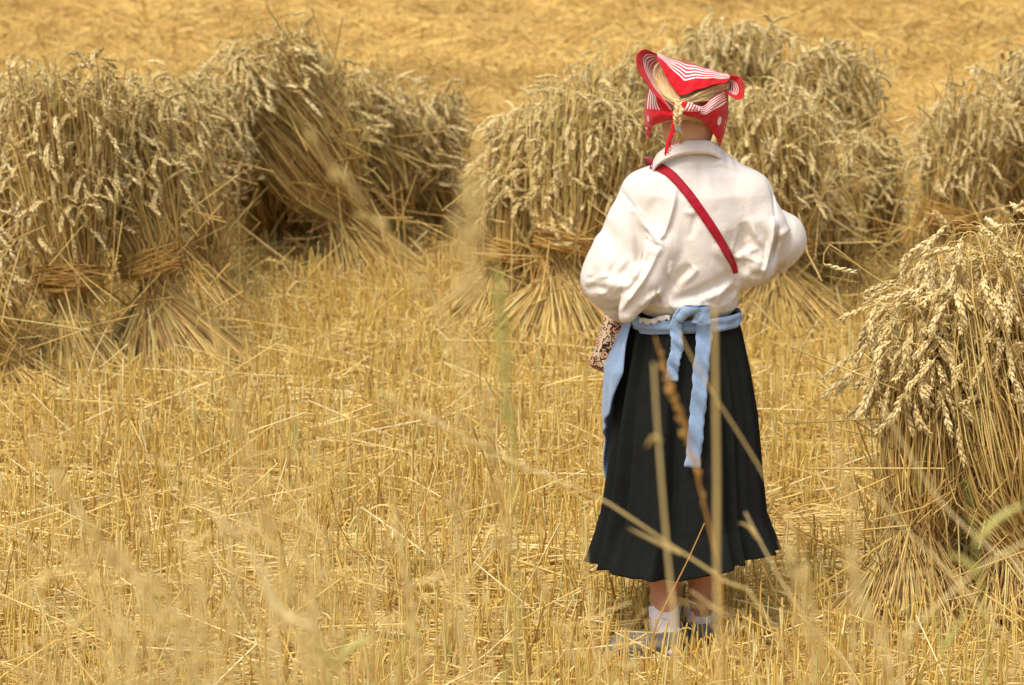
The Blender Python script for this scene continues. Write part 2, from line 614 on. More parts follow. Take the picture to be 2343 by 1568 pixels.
def make_far():
    mb = MB()
    mb.add(*lying(46000, 15.5, 24, .08, .32, .07, .002, .0042, .22, .12, .15, M=3, K=3))
    mb.add(*lying(44000, 22, 48, .12, .45, .10, .004, .007, .22, .12, .15, M=3, K=3))
    # standing stubs seen out of focus
    n = 16000
    x, y = scatter(n, 15.5, 36)
    b0 = np.stack([x, y, ground_z(x, y) - .01], -1)
    tp = b0 + np.stack([rng.normal(0, .03, n), rng.normal(0, .03, n), rng.uniform(.06, .17, n)], -1)
    mb.add(*tubes(np.stack([b0, tp], 1), np.full((n, 2), .003), 3))
    stuff(mb.build("field_straw", FAR), "golden mown straw covering the far field behind the sheaves", "straw")


make_stubble()
make_litter()
make_far()


# ------------------------------------------------------------------ ears of wheat
def ear_mesh(bend, seed, rich):
    """one nodding ear: stem end at the origin, growing along +Z and curving towards +X"""
    r = np.random.default_rng(seed)
    L = .09 * r.uniform(.9, 1.08)
    n = 20
    mb = MB()

    def axis(s):
        a = bend * s / L
        if abs(bend) < 1e-3:
            return A([0, 0, s]), A([0, 0, 1.0])
        R = L / bend
        return A([R * (1 - math.cos(a)), 0, R * math.sin(a)]), A([math.sin(a), 0, math.cos(a)])
    Y = A([0, 1.0, 0])
    for i in range(n):
        s = L * (i + .3) / n
        c, T = axis(s)
        X = np.cross(Y, T)
        ph = (i % 2) * math.pi + r.normal(0, .35) + (math.pi / 2 if i % 4 > 1 else 0) * .8
        out = math.cos(ph) * Y + math.sin(ph) * X
        f = .75 + .5 * math.sin(math.pi * min(1, (i + 1.5) / (n + 1)))
        ln = .0155 * f * r.uniform(.9, 1.15)
        d = norm(T * 1.0 + out * r.uniform(.32, .55))
        w = .0043 * f
        base = c + out * .0012
        e1 = norm(np.cross(d, out) + 1e-6)
        e2 = np.cross(d, e1)
        if rich:
            prof = [(0, .35), (.3, 1.0), (.65, .82), (1.0, .08)]
            M = 5
        else:
            prof = [(0, .3), (.4, 1.05), (1.0, .08)]
            M = 4
        ang = np.arange(M) * 2 * math.pi / M
        V = np.concatenate([base + d * ln * t + w * q * (np.cos(ang)[:, None] * e1 + np.sin(ang)[:, None] * e2 * .8) for t, q in prof])
        idx = np.arange(len(prof) * M).reshape(len(prof), M)
        a, b = idx[:-1], idx[1:]
        F = np.stack([a, np.roll(a, -1, 1), np.roll(b, -1, 1), b], -1).reshape(-1, 4)
        mb.add(V, F)
        if rich and r.random() < .6:
            tip = base + d * ln
            al = r.uniform(.004, .012)
            V = np.stack([tip + e1 * .0004, tip - e1 * .0004, tip + d * al])
            mb.add(V, A([[0, 1, 2]]))
    # rachis
    pts = np.stack([axis(L * q)[0] for q in np.linspace(-.02, .95, 7)])
    mb.add(*tubes(pts[None], .0016, 4, ref=A([[0, 1.0, 0]])))
    return np.concatenate(mb.V), mb.F


EARS_RICH = [ear_mesh(b, 100 + i, True) for i, b in enumerate([.1, .35, .6, .9, 1.3, 1.8])]
EARS_LOW = [ear_mesh(b, 200 + i, False) for i, b in enumerate([.1, .35, .6, .9, 1.3, 1.8])]


def ear_lib(lib, nm):
    out = []
    for V, F in lib:
        me = to_mesh("ear", V, F)
        me.materials.append(EAR)
        out.append(me)
    return out


EARS_RICH_ME = ear_lib(EARS_RICH, "rich")
EARS_LOW_ME = ear_lib(EARS_LOW, "low")


def rot_frames(Z, X):
    """(N,3),(N,3) -> rotation matrices with columns X,Y,Z"""
    Z = norm(Z)
    X = norm(X - (X * Z).sum(-1, keepdims=True) * Z)
    Yv = np.cross(Z, X)
    return np.stack([X, Yv, Z], -1)


def sheaf(label, base, top, dY=0.0, n=900, Rb=.30, Rt=.2, rb=.13, drop=.4, frac=.45, near=False, band=True, messy=.10, Y0=None, group="wheat sheaves leaning together in the field", fat=1.0, zb=0.0, sag=0.0, eared=.7, stray=()):
    Y = Y0 if Y0 is not None else groundY(base[1])
    B = P(base[0], base[1], Y)
    B[2] = zb
    T = P(top[0], top[1], Y + dY)
    ax = norm(T - B)
    L = np.linalg.norm(T - B)
    e1 = norm(np.cross(ax, A([0, 1.0, 0])) if abs(ax[1]) < .9 else np.cross(ax, A([1.0, 0, 0])))
    e2 = np.cross(ax, e1)
    root = thing("wheat_sheaf", label, "wheat sheaf", (B[0], B[1], 0), group)
    rho = np.sqrt(rng.random(n))
    th = rng.uniform(0, 2 * math.pi, n)
    a, b = rho * np.cos(th), rho * np.sin(th)
    # the butts rest on the ground
    p0 = B + (a * Rb)[:, None] * A([1.0, 0, 0]) + (b * Rb * .8)[:, None] * A([0, 1.0, 0]) + rng.normal(0, .03, (n, 3))
    p0[:, 2] = zb + rng.uniform(0, .05, n)
    bc = B + ax * L * frac - A([0, 0, sag])
    swirl = .5
    ca, sa = a * math.cos(swirl) - b * math.sin(swirl), a * math.sin(swirl) + b * math.cos(swirl)
    pb = bc + rb * (ca[:, None] * e1 + sa[:, None] * e2) + ax * rng.normal(0, .01, (n, 1)) + rng.normal(0, .10 * rb if band else .28 * rb, (n, 3))
    # ears: a dome whose outer stalks hang lower, fanned out round the top
    LU = L * (1 - frac)
    u = 1 - drop / LU * rng.random(n) ** .8 * (.25 + .8 * rho) + np.maximum(0, rng.normal(0, .06, n))
    pt = bc + ax * LU * u[:, None] + Rt * (a[:, None] * e1 + b[:, None] * e2) * ((.35 + .65 * u) * rng.uniform(.75, 1.2, n))[:, None] + rng.normal(0, .03, (n, 3))
    t = np.linspace(0, 1, 5)[:, None]
    # lower half nearly straight, upper half flaring from the band
    up = norm(pb - p0)
    lo_path = p0[:, None] * (1 - t) + pb[:, None] * t
    lo_path += rng.normal(0, .006, (n, 1, 3)) * np.sin(t * math.pi)
    dl = np.linalg.norm(pt - pb, axis=1)[:, None]
    ctrl = pb + (up * .5 + ax * .5) * dl * .5
    tt = np.linspace(0, 1, 5)[1:, None]
    up_path = pb[:, None] * (1 - tt) ** 2 + 2 * ctrl[:, None] * tt * (1 - tt) + pt[:, None] * tt ** 2
    # neck: the stalk arches over and the ear hangs
    outd = pt - (T - ax * .5)
    outd[:, 2] = 0
    outd = norm(outd + rng.normal(0, .3, (n, 3)) * A([1, 1, 0]) + A([0, -.03, 0]))
    end = norm(pt - ctrl)
    nod = np.clip(rng.normal(2.15, .65, n), .3, 3.0)       # angle the neck turns through
    rad = rng.uniform(.02, .06, n) if near else rng.uniform(.012, .036, n)
    turn = np.linspace(0, 1, 5)[1:]
    neck = []
    cur = pt
    dirn = end
    axs = norm(np.cross(end, outd))
    for q in range(4):
        ang = nod * (q + 1) / 4
        dd = end * np.cos(ang)[:, None] + np.cross(axs, end) * np.sin(ang)[:, None]
        cur = cur + dd * (rad * nod / 4)[:, None]
        neck.append(cur)
        dirn = dd
    path = np.concatenate([lo_path, up_path, np.stack(neck, 1)], 1)
    K = path.shape[1]
    r = rng.uniform(.0018, .0031, n)[:, None] * np.linspace(1.2, .55, K)[None] * fat * (.85 if near else 1)
    mb = MB()
    mb.add(*tubes(path, r, 5 if near else 4, ref=axs))
    # straws that stray out of the sheaf, and curled dry leaves
    k = int(n * messy)
    if k:
        s0 = bc + rng.normal(0, .09, (k, 3)) + ax * rng.uniform(-.35, .35, (k, 1))
        dv = norm(rng.normal(0, 1, (k, 3)) + ax * 1.0)
        ln = rng.uniform(.15, .65, k)[:, None]
        sp_ = np.stack([s0 - dv * ln * .5, s0 + rng.normal(0, .012, (k, 3)), s0 + dv * ln * .5], 1)
        sp_[..., 2] = np.maximum(sp_[..., 2], .01)
        mb.add(*tubes(sp_, np.full((k, 3), .0022 * fat), 4))
    mb.build("stalks", STALK, root, smooth=True)
    k = n // 2
    ii = rng.choice(n, k, replace=False)
    st = path[ii, rng.integers(2, 8, k)]
    a2 = rng.uniform(0, 2 * math.pi, k)
    hd = np.stack([np.cos(a2), np.sin(a2), np.zeros(k)], -1)
    ll = rng.uniform(.06, .2, k)
    t6 = np.linspace(0, 1, 6)[None, :, None]
    curl = rng.uniform(.3, 1.6, k)[:, None, None]
    lp = st[:, None] + hd[:, None] * ll[:, None, None] * .55 * t6 + A([0, 0, 1.0]) * ll[:, None, None] * (.5 * t6 - curl * t6 ** 2) + rng.normal(0, .006, (k, 6, 3))
    lp[..., 2] = np.maximum(lp[..., 2], .01)
    w = rng.uniform(.0025, .0055, k)[:, None] * A([[.7, 1, 1, .8, .5, .1]])
    leaf = obj("dry_leaves", *ribbons(lp, w, norm(np.stack([-hd[:, 1], hd[:, 0], rng.normal(0, .6, k)], -1))), LEAF, root)
    leaf['kind'] = 'stuff'
    # ears
    ne = int(n * eared)
    pos, dirn, axs, rho, nod, n = path[:ne, -1], dirn[:ne], axs[:ne], rho[:ne], nod[:ne], ne
    Z = dirn
    Xv = np.cross(axs, dirn)
    R = rot_frames(Z, Xv)
    scl = rng.uniform(.72, 1.0, n) * (1.2 if near else 1.12)
    bend = np.clip(rng.normal(.85, .55, n) + (math.pi * .85 - nod) * .12, .05, 1.9)
    var = np.searchsorted([.2, .48, .75, 1.1, 1.55], bend)
    # the hundred ears nearest the viewer are parts of their own
    score = pos[:, 1] - .5 * rho * .1
    order = np.argsort(score)
    first = order[:100]
    meshes = EARS_RICH_ME if near else EARS_LOW_ME
    rl = A(root.location)
    for i in first:
        o = bpy.data.objects.new("ear", meshes[var[i]])
        M4 = np.eye(4)
        M4[:3, :3] = R[i] * scl[i]
        M4[:3, 3] = pos[i] - rl
        COL.objects.link(o)
        o.parent = root
        o.matrix_local = Matrix(M4.tolist())
    rest = order[100:]
    mb = MB()
    lib = EARS_RICH if near else EARS_LOW
    for v, (V, F) in enumerate(lib):
        s = rest[var[rest] == v]
        if not len(s):
            continue
        VV = np.einsum('nij,mj->nmi', R[s] * scl[s][:, None, None], V) + pos[s][:, None]
        for f in F:
            pass
        off = (np.arange(len(s)) * len(V))[:, None, None]
        mb.V.append(VV.reshape(-1, 3))
        for f in F:
            mb.F.append((f[None] + off).reshape(-1, f.shape[1]) + mb.n)
        mb.n += VV.shape[0] * VV.shape[1]
    if mb.n:
        o = mb.build("ear_cluster", EAR, root)
        o['kind'] = 'stuff'
    for pth, tip, yy in stray:
        cc = spline([P(x, y, yy) for x, y in pth], 24)
        obj('stray_stalk', *tubes(cc[None], (.0022 * np.linspace(1.1, .7, 24))[None], 5, ref=A([[0, 1.0, 0]])), STALK, root)
        zz = norm(cc[-1] - cc[-2])
        xx = P(tip[0], tip[1], yy) - cc[-1]
        RR = rot_frames(zz[None] * .3 + norm(xx)[None] * .7, (xx + A([0, 0, -.03]))[None])[0]
        o = bpy.data.objects.new('ear', EARS_RICH_ME[1])
        M4 = np.eye(4)
        M4[:3, :3] = RR * .95
        M4[:3, 3] = cc[-1] - rl
        COL.objects.link(o)
        o.parent = root
        o.matrix_local = Matrix(M4.tolist())
    # straw band twisted round the waist
    if band:
        m = 46
        ph = np.linspace(0, 2 * math.pi, 25)[None, :] + rng.uniform(0, .4, (m, 1))
        rr = rb * 1.12 + rng.uniform(-.004, .02, (m, 1)) + .007 * np.sin(ph * 5 + rng.uniform(0, 6, (m, 1)))
        hh = rng.uniform(-.03, .03, (m, 1)) + .02 * np.sin(ph + rng.uniform(0, 6, (m, 1))) 
        bp = bc + rr[..., None] * (np.cos(ph)[..., None] * e1 + np.sin(ph)[..., None] * e2) + hh[..., None] * ax
        bb = MB()
        bb.add(*tubes(bp, np.full((m, 25), .0021), 4, ref=ax[None]))
        # the twisted tail of the band
        m = 14
        s0 = bc + e1 * rb * 1.1 * (1 if rng.random() < .5 else -1) - e2 * rb * .6
        dv = norm(A([rng.uniform(-.7, .7), -.5, -.35]))
        tl = np.stack([s0 + rng.normal(0, .012, (m, 3)), s0 + dv * .08 + rng.normal(0, .014, (m, 3)), s0 + dv * rng.uniform(.12, .24, (m, 1)) + rng.normal(0, .03, (m, 3))], 1)
        bb.add(*tubes(tl, np.full((m, 3), .002), 4))
        bb.build("straw_band", BAND, root)
    return root


G1 = "wheat sheaves of the left stook"
G2 = "wheat sheaves of the stook behind the girl"
G3 = "wheat sheaves of the right stooks"
SHEAVES = [
    ("wheat sheaf lying low at the left edge, only its slanting straw butts in view", (100, 930), (-150, 540), dict(dY=.1, n=900, Rb=.2, drop=.3, rb=.10, group=G1, band=False)),
    ("upright banded wheat sheaf foremost in the left stook", (165, 890), (150, 178), dict(dY=.12, n=1000, Rb=.26, Rt=.23, rb=.09, drop=.58, group=G1, frac=.36)),
    ("wheat sheaf at the left edge, tucked behind the stook's foremost sheaf", (0, 780), (10, 200), dict(dY=.1, n=900, Rt=.24, drop=.46, group=G1, band=False)),
    ("banded wheat sheaf right of the foremost one, its butts sloping to the right", (415, 868), (258, 238), dict(dY=.1, n=1100, Rb=.32, Rt=.21, rb=.09, drop=.44, group=G1, frac=.43)),
    ("unbanded wheat sheaf whose butts slope right beside the banded one", (470, 760), (350, 230), dict(dY=.1, n=1200, Rb=.28, Rt=.20, rb=.14, drop=.42, group=G1, band=False)),
    ("wheat sheaf with drooping curled ears left of the stook's dark hollow", (450, 690), (470, 190), dict(dY=.1, n=900, Rb=.2, Rt=.22, rb=.10, drop=.50, group=G1, band=False)),
    ("slim wheat sheaf deep behind the dark hollow of the left stook", (600, 590), (600, 200), dict(dY=-.65, n=800, Rb=.25, Rt=.26, rb=.16, drop=.15, eared=.5, group=G1, band=False, messy=.05)),
    ("wheat sheaf in the shade at the right of the dark hollow", (710, 590), (705, 220), dict(dY=-.65, n=800, Rb=.25, Rt=.26, rb=.16, drop=.15, eared=.4, group=G1, band=False, messy=.05)),
    ("long wheat sheaf leaning left over the stook's dark hollow, with the stook's highest ears", (880, 655), (590, 125), dict(dY=-.1, n=1300, Rb=.25, Rt=.22, drop=.15, rb=.135, frac=.5, eared=.36, group=G1, band=False)),
    ("wheat sheaf lying back with grey nodding ears, right of the highest ears", (930, 610), (760, 225), dict(dY=-.25, n=1000, Rb=.30, Rt=.24, drop=.2, rb=.16, eared=.45, group=G1, band=False)),
    ("wheat sheaf at the right end of the left stook with dense rounded ears", (1010, 590), (925, 240), dict(dY=-.15, n=1100, Rb=.27, Rt=.24, drop=.34, rb=.13, group=G1, band=False)),
    ("banded wheat sheaf at the left end of the stook behind the girl", (1110, 790), (1245, 265), dict(dY=.15, n=1000, Rb=.32, Rt=.17, rb=.09, drop=.44, group=G2, frac=.40)),
    ("wheat sheaf with butts spreading down toward the girl's left sleeve", (1240, 820), (1385, 235), dict(dY=.2, n=1300, Rb=.38, Rt=.23, drop=.5, rb=.11, group=G2, frac=.45)),
    ("wheat sheaf just left of the girl's red headscarf", (1400, 700), (1460, 150), dict(dY=.15, n=600, Rt=.22, drop=.44, group=G2, band=False)),
    ("wheat sheaf hidden between the girl and the high ears left of her headscarf", (1520, 680), (1540, 200), dict(dY=.15, n=500, Rt=.22, drop=.44, group=G2, band=False)),
    ("tall wheat sheaf with brown stalks rising above the girl's headscarf", (1650, 610), (1670, 70), dict(dY=.1, n=520, Rt=.24, drop=.34, group=G2, band=False)),
    ("wheat sheaf beside the girl's right shoulder, ears level with her neck", (1800, 780), (1760, 225), dict(dY=.15, n=1100, Rb=.33, Rt=.24, drop=.52, rb=.10, group=G2, frac=.40)),
    ("wheat sheaf behind, with a high round head of ears right of the headscarf", (1920, 620), (1890, 115), dict(dY=.1, n=900, Rt=.23, drop=.40, group=G2, band=False)),
    ("low wheat sheaf at the right end of the stook behind the girl", (2010, 655), (1935, 340), dict(dY=.05, n=800, Rb=.27, Rt=.22, drop=.30, rb=.12, group=G2, band=False)),
    ("tangled wheat sheaf lying low between the girl's elbow and the right stooks", (1920, 715), (1850, 400), dict(dY=.05, n=460, Rb=.25, Rt=.2, drop=.28, rb=.12, group=G2, band=False, messy=.2)),
    ("banded wheat sheaf with upright stalks near the right edge behind the front sheaves", (2130, 715), (2240, 235), dict(dY=.1, n=1000, Rb=.32, Rt=.19, rb=.095, drop=.40, group=G3)),
    ("wheat sheaf with dark arching ears at the right edge of the frame", (2370, 690), (2370, 135), dict(dY=.05, n=640, Rt=.2, drop=.45, group=G3, band=False)),
    ("nearer wheat sheaf right of the girl, its ears drooping left over straw butts", (2075, 1455), (2140, 725), dict(dY=.1, n=820, Rb=.23, Rt=.092, drop=.27, rb=.075, near=True, group=G3, frac=.44, eared=.5, band=False, stray=[([(2330, 830), (2150, 715), (2010, 640), (1925, 578), (1897, 560), (1884, 585), (1884, 603)], (1945, 605), 9.6), ([(2110, 900), (2103, 800), (2090, 700), (2070, 655), (2045, 650)], (1990, 690), 9.6), ([(2000, 960), (2012, 880), (2006, 800), (1995, 770), (1980, 770)], (1965, 850), 9.6)])),
    ("nearest tall wheat sheaf at the right edge with large crisp ears", (2365, 1465), (2295, 560), dict(dY=.1, n=900, Rb=.19, Rt=.16, drop=.46, rb=.125, eared=.5, near=True, group=G3, frac=.40, band=False)),
    ("wheat sheaf behind the nearest pair, its ears between theirs", (2225, 1270), (2215, 650), dict(dY=-.3, n=420, Rb=.17, Rt=.14, drop=.36, rb=.11, near=True, group=G3, band=False)),
    ("low wheat sheaf slumped against the near pair, ears hanging into the dark gap", (2200, 1330), (2235, 970), dict(dY=-.1, n=220, Rb=.12, Rt=.12, drop=.2, rb=.09, near=True, group=G3, band=False)),
]
for lab, b_, t_, kw in SHEAVES:
    sheaf(lab, b_, t_, **kw)

# ------------------------------------------------------------------ smooth solid modelling: distance fields and their surface
class Field:
    def __init__(s, lo, hi, h):
        s.lo, s.h = np.asarray(lo, float), h
        s.n = np.ceil((np.asarray(hi) - s.lo) / h).astype(int) + 1
        s.D = np.full(s.n, .06, np.float32)

    def sub(s, lo, hi):
        i0 = np.clip(np.floor((lo - s.lo) / s.h).astype(int), 0, s.n - 1)
        i1 = np.clip(np.ceil((hi - s.lo) / s.h).astype(int) + 1, 1, s.n)
        sl = tuple(slice(a, b) for a, b in zip(i0, i1))
        g = np.meshgrid(*[s.lo[k] + s.h * np.arange(i0[k], i1[k]) for k in range(3)], indexing='ij')
        return sl, np.stack(g, -1)

    def put(s, sl, d, k, cut=False):
        a = s.D[sl]
        if cut:
            d = -d
            h = np.clip(.5 - .5 * (d - a) / max(k, 1e-6) * 1.0, 0, 1) if False else None
            m = np.maximum(a, d)
            q = np.clip(1 - np.abs(a - d) / max(k, 1e-6), 0, 1)
            s.D[sl] = m + q * q * k * .25
        else:
            m = np.minimum(a, d)
            q = np.clip(1 - np.abs(a - d) / max(k, 1e-6), 0, 1)
            s.D[sl] = m - q * q * k * .25

    def cone(s, a, b, ra, rb, k=.01, cut=False, sq=None):
        a, b = np.asarray(a, float), np.asarray(b, float)
        R = max(ra, rb) + .06
        sl, X = s.sub(np.minimum(a, b) - R, np.maximum(a, b) + R)
        if X.size == 0:
            return
        ba = b - a
        t = np.clip(((X - a) @ ba) / max(ba @ ba, 1e-9), 0, 1)
        d = np.linalg.norm(X - a - t[..., None] * ba, axis=-1) - (ra + (rb - ra) * t)
        s.put(sl, d, k, cut)

    def chain(s, pts, rad, k=.01):
        for i in range(len(pts) - 1):
            s.cone(pts[i], pts[i + 1], rad[i], rad[i + 1], k)

    def ball(s, c, r, k=.01, R=None, cut=False):
        c, r = np.asarray(c, float), np.broadcast_to(np.asarray(r, float), 3)
        m = r.max() + .06
        sl, X = s.sub(c - m, c + m)
        if X.size == 0:
            return
        q = X - c
        if R is not None:
            q = q @ R
        k0 = np.linalg.norm(q / r, axis=-1)
        k1 = np.linalg.norm(q / r ** 2, axis=-1) + 1e-9
        s.put(sl, k0 * (k0 - 1) / k1, k, cut)

    def levels(s, z, cx, cy, a, b, k=.01):
        """stack of ellipses"""
        o = np.argsort(z)
        z, cx, cy, a, b = [np.asarray(v, float)[o] for v in (z, cx, cy, a, b)]
        sl, X = s.sub(A([(cx - a).min() - .06, (cy - b).min() - .06, z[0] - .05]), A([(cx + a).max() + .06, (cy + b).max() + .06, z[-1] + .05]))
        Z = X[..., 2]
        zz = np.clip(Z, z[0], z[-1])
        A_, B_ = np.interp(zz, z, a), np.interp(zz, z, b)
        u, v = (X[..., 0] - np.interp(zz, z, cx)), (X[..., 1] - np.interp(zz, z, cy))
        k0 = np.sqrt((u / A_) ** 2 + (v / B_) ** 2)
        k1 = np.sqrt((u / A_ ** 2) ** 2 + (v / B_ ** 2) ** 2) + 1e-9
        d = k0 * (k0 - 1) / k1
        dz = np.abs(Z - zz)
        d = np.where(dz > 0, np.sqrt(np.maximum(d, 0) ** 2 + dz ** 2), d)
        s.put(sl, d, k)

    def ridge(s, pts, amp, w, ymax):
        """fold line seen on the back: pts [(x,z)...]; amp > 0 stands out"""
        pts = np.asarray(pts, float)
        lo = A([pts[:, 0].min() - 3 * w, s.lo[1], pts[:, 1].min() - 3 * w])
        hi = A([pts[:, 0].max() + 3 * w, ymax, pts[:, 1].max() + 3 * w])
        sl, X = s.sub(lo, hi)
        x2, z2 = X[:, 0, :, 0], X[:, 0, :, 2]
        best = np.full(x2.shape, 9.0)
        fade = np.ones_like(best)
        tot = len(pts) - 1
        for i in range(tot):
            a, b = pts[i], pts[i + 1]
            ba = b - a
            t = np.clip(((x2 - a[0]) * ba[0] + (z2 - a[1]) * ba[1]) / max(ba @ ba, 1e-9), 0, 1)
            d = np.hypot(x2 - a[0] - t * ba[0], z2 - a[1] - t * ba[1])
            m = d < best
            best = np.where(m, d, best)
            fade = np.where(m, np.sin(np.clip((i + t) / tot, 0, 1) * math.pi) ** .6, fade)
        s.D[sl] -= (amp * fade * np.exp(-(best / w) ** 2))[:, None, :].astype(np.float32)

    def val(s, p):
        q = (np.asarray(p) - s.lo) / s.h
        i = np.clip(np.round(q).astype(int), 0, s.n - 1)
        return s.D[i[..., 0], i[..., 1], i[..., 2]]

    def hit(s, px, py, y0, y1, lift=.0):
        ys = np.arange(y0, y1, .001)
        pts = np.stack([P(px, py, y) for y in (y0, y1)])
        t = ((ys - y0) / (y1 - y0))[:, None]
        pts = pts[0] * (1 - t) + pts[1] * t
        v = s.val(pts)
        w = np.where(v < 0)[0]
        i = w[0] if len(w) else int(np.argmin(v))
        return P(px, py, ys[i] - lift)

    def surface(s, smooth=2):
        D = s.D
        S = D < 0
        cnt = np.zeros(np.array(D.shape) - 1, np.int8)
        for i in (0, 1):
            for j in (0, 1):
                for k in (0, 1):
                    cnt += S[i:i + cnt.shape[0], j:j + cnt.shape[1], k:k + cnt.shape[2]]
        act = (cnt > 0) & (cnt < 8)
        c = np.argwhere(act)
        ids = np.full(act.shape, -1, np.int64)
        ids[act] = np.arange(len(c))
        acc = np.zeros((len(c), 3))
        num = np.zeros(len(c))
        cor = [(i, j, k) for i in (0, 1) for j in (0, 1) for k in (0, 1)]
        for a in cor:
            for ax in range(3):
                if a[ax]:
                    continue
                b = list(a)
                b[ax] = 1
                va = D[c[:, 0] + a[0], c[:, 1] + a[1], c[:, 2] + a[2]]
                vb = D[c[:, 0] + b[0], c[:, 1] + b[1], c[:, 2] + b[2]]
                m = (va < 0) != (vb < 0)
                t = np.where(m, va / np.where(m, va - vb, 1), 0)
                p = np.tile(A(a, float), (len(c), 1))
                p[:, ax] += t
                acc += p * m[:, None]
                num += m
        V = s.lo + s.h * (c + acc / num[:, None])
        F = []
        for ax in range(3):
            o = [0, 1, 2]
            o.remove(ax)
            u, v = o
            a = np.moveaxis(S, [ax, u, v], [0, 1, 2])
            I = np.moveaxis(ids, [ax, u, v], [0, 1, 2])
            e = a[:-1, 1:-1, 1:-1] != a[1:, 1:-1, 1:-1]
            q = np.argwhere(e)
            i, j, k = q[:, 0], q[:, 1] + 1, q[:, 2] + 1
            quad = np.stack([I[i, j - 1, k - 1], I[i, j, k - 1], I[i, j, k], I[i, j - 1, k]], -1)
            flip = a[i, j, k] ^ (ax == 1)
            quad[~flip] = quad[~flip][:, ::-1]
            F.append(quad)
        F = np.concatenate(F)
        F = F[(F >= 0).all(1)]
        E = np.concatenate([F[:, [0, 1]], F[:, [1, 2]], F[:, [2, 3]], F[:, [3, 0]]])
        deg = np.bincount(E.ravel(), minlength=len(V))[:, None]
        for _ in range(smooth):
            sm = np.stack([np.bincount(E[:, 0], V[E[:, 1], k], len(V)) + np.bincount(E[:, 1], V[E[:, 0], k], len(V)) for k in range(3)], -1)
            V = V * .5 + .5 * sm / np.maximum(deg, 1)
        return V, F


def c1(x, y, Y):
    """photo detail of the head -> world"""
    return P((1700 + x / 2.8507) * .77275, (100 + y / 2.8507) * .77275, Y)


YC = 9.06
girl = thing("person", "girl seen from behind in red headscarf, white blouse and long black skirt, head bowed", "person", (P(1560, 1490, 9.0)[0], 9.02, 0))


def lev(rows):
    """rows (py, left px, right px, Yc, half depth) -> z, cx, cy, a, b"""
    out = []
    for py, l, r, y, b in rows:
        pl, pr = P(l, py, y), P(r, py, y)
        out.append((pl[2], (pl[0] + pr[0]) / 2, y, (pr[0] - pl[0]) / 2, b))
    return [A(v) for v in zip(*out)]


# ---- body: one continuous figure
bx = P(1570, 700, YC)[0]
bod = Field((bx - .36, 8.72, -.01), (bx + .36, 9.56, 1.56), .0042)
bod.levels(*lev([(385, 1500, 1640, 9.05, .055), (410, 1480, 1690, 9.05, .07), (470, 1476, 1698, 9.05, .09), (560, 1480, 1690, 9.06, .095), (660, 1490, 1668, 9.07, .085),
                 (740, 1478, 1672, 9.07, .09), (830, 1462, 1690, 9.06, .105), (890, 1468, 1686, 9.06, .1)]), k=.02)
hc = P(1575, 236, 9.075)          # head centre
nk = P(1573, 372, 9.05)
bod.chain([P(1573, 420, 9.05), nk, P(1572, 290, 9.04)], [.05, .045, .05], .02)
pt_, yw_ = math.radians(-36), math.radians(6)
RX = A([[1, 0, 0], [0, math.cos(pt_), -math.sin(pt_)], [0, math.sin(pt_), math.cos(pt_)]])
RZ = A([[math.cos(yw_), -math.sin(yw_), 0], [math.sin(yw_), math.cos(yw_), 0], [0, 0, 1]])
RH = RZ @ RX                       # head frame: +Y face, +Z crown


def hp(x, y, z):
    return hc + RH @ A([x, y, z])


bod.ball(hc, (.072, .090, .088), .02, RH)
bod.ball(hp(0, .018, -.055), (.056, .066, .062), .04, RH)          # jaw
bod.ball(hp(0, .062, -.098), (.02, .018, .016), .03, RH)            # chin
bod.cone(hp(0, .085, -.012), hp(0, .101, -.045), .007, .011, .014)  # nose
for sx_ in (-1, 1):
    bod.ball(hp(sx_ * .031, .086, -.012), (.015, .012, .009), .012, RH, cut=True)
    bod.ball(hp(sx_ * .031, .074, -.013), .0115, .003, RH)
    bod.cone(hp(sx_ * .018, .087, .006), hp(sx_ * .045, .076, .004), .004, .003, .01)
    bod.ball(hp(sx_ * .036, .068, -.045), (.02, .016, .018), .03, RH)
    # ear
    bod.ball(hp(sx_ * .075, -.006, -.028), (.007, .017, .028), .006, RH)
    bod.ball(hp(sx_ * .083, .0, -.024), (.006, .008, .015), .006, RH, cut=True)
bod.cone(hp(-.018, .084, -.073), hp(.018, .084, -.073), .0055, .0055, .008)
bod.cone(hp(-.016, .082, -.082), hp(.016, .082, -.082), .006, .006, .008)
bod.cone(hp(-.022, .094, -.0775), hp(.022, .094, -.0775), .0016, .0016, .003, cut=True)
# arms
shL, elL, wrL = P(1484, 446, 9.05), P(1412, 636, 9.03), P(1462, 706, 9.27)
shR, elR, wrR = P(1698, 446, 9.05), P(1768, 556, 9.075), P(1668, 640, 9.31)
bod.chain([shL, elL, wrL], [.040, .036, .023], .03)
bod.chain([shR, elR, wrR], [.040, .036, .023], .03)


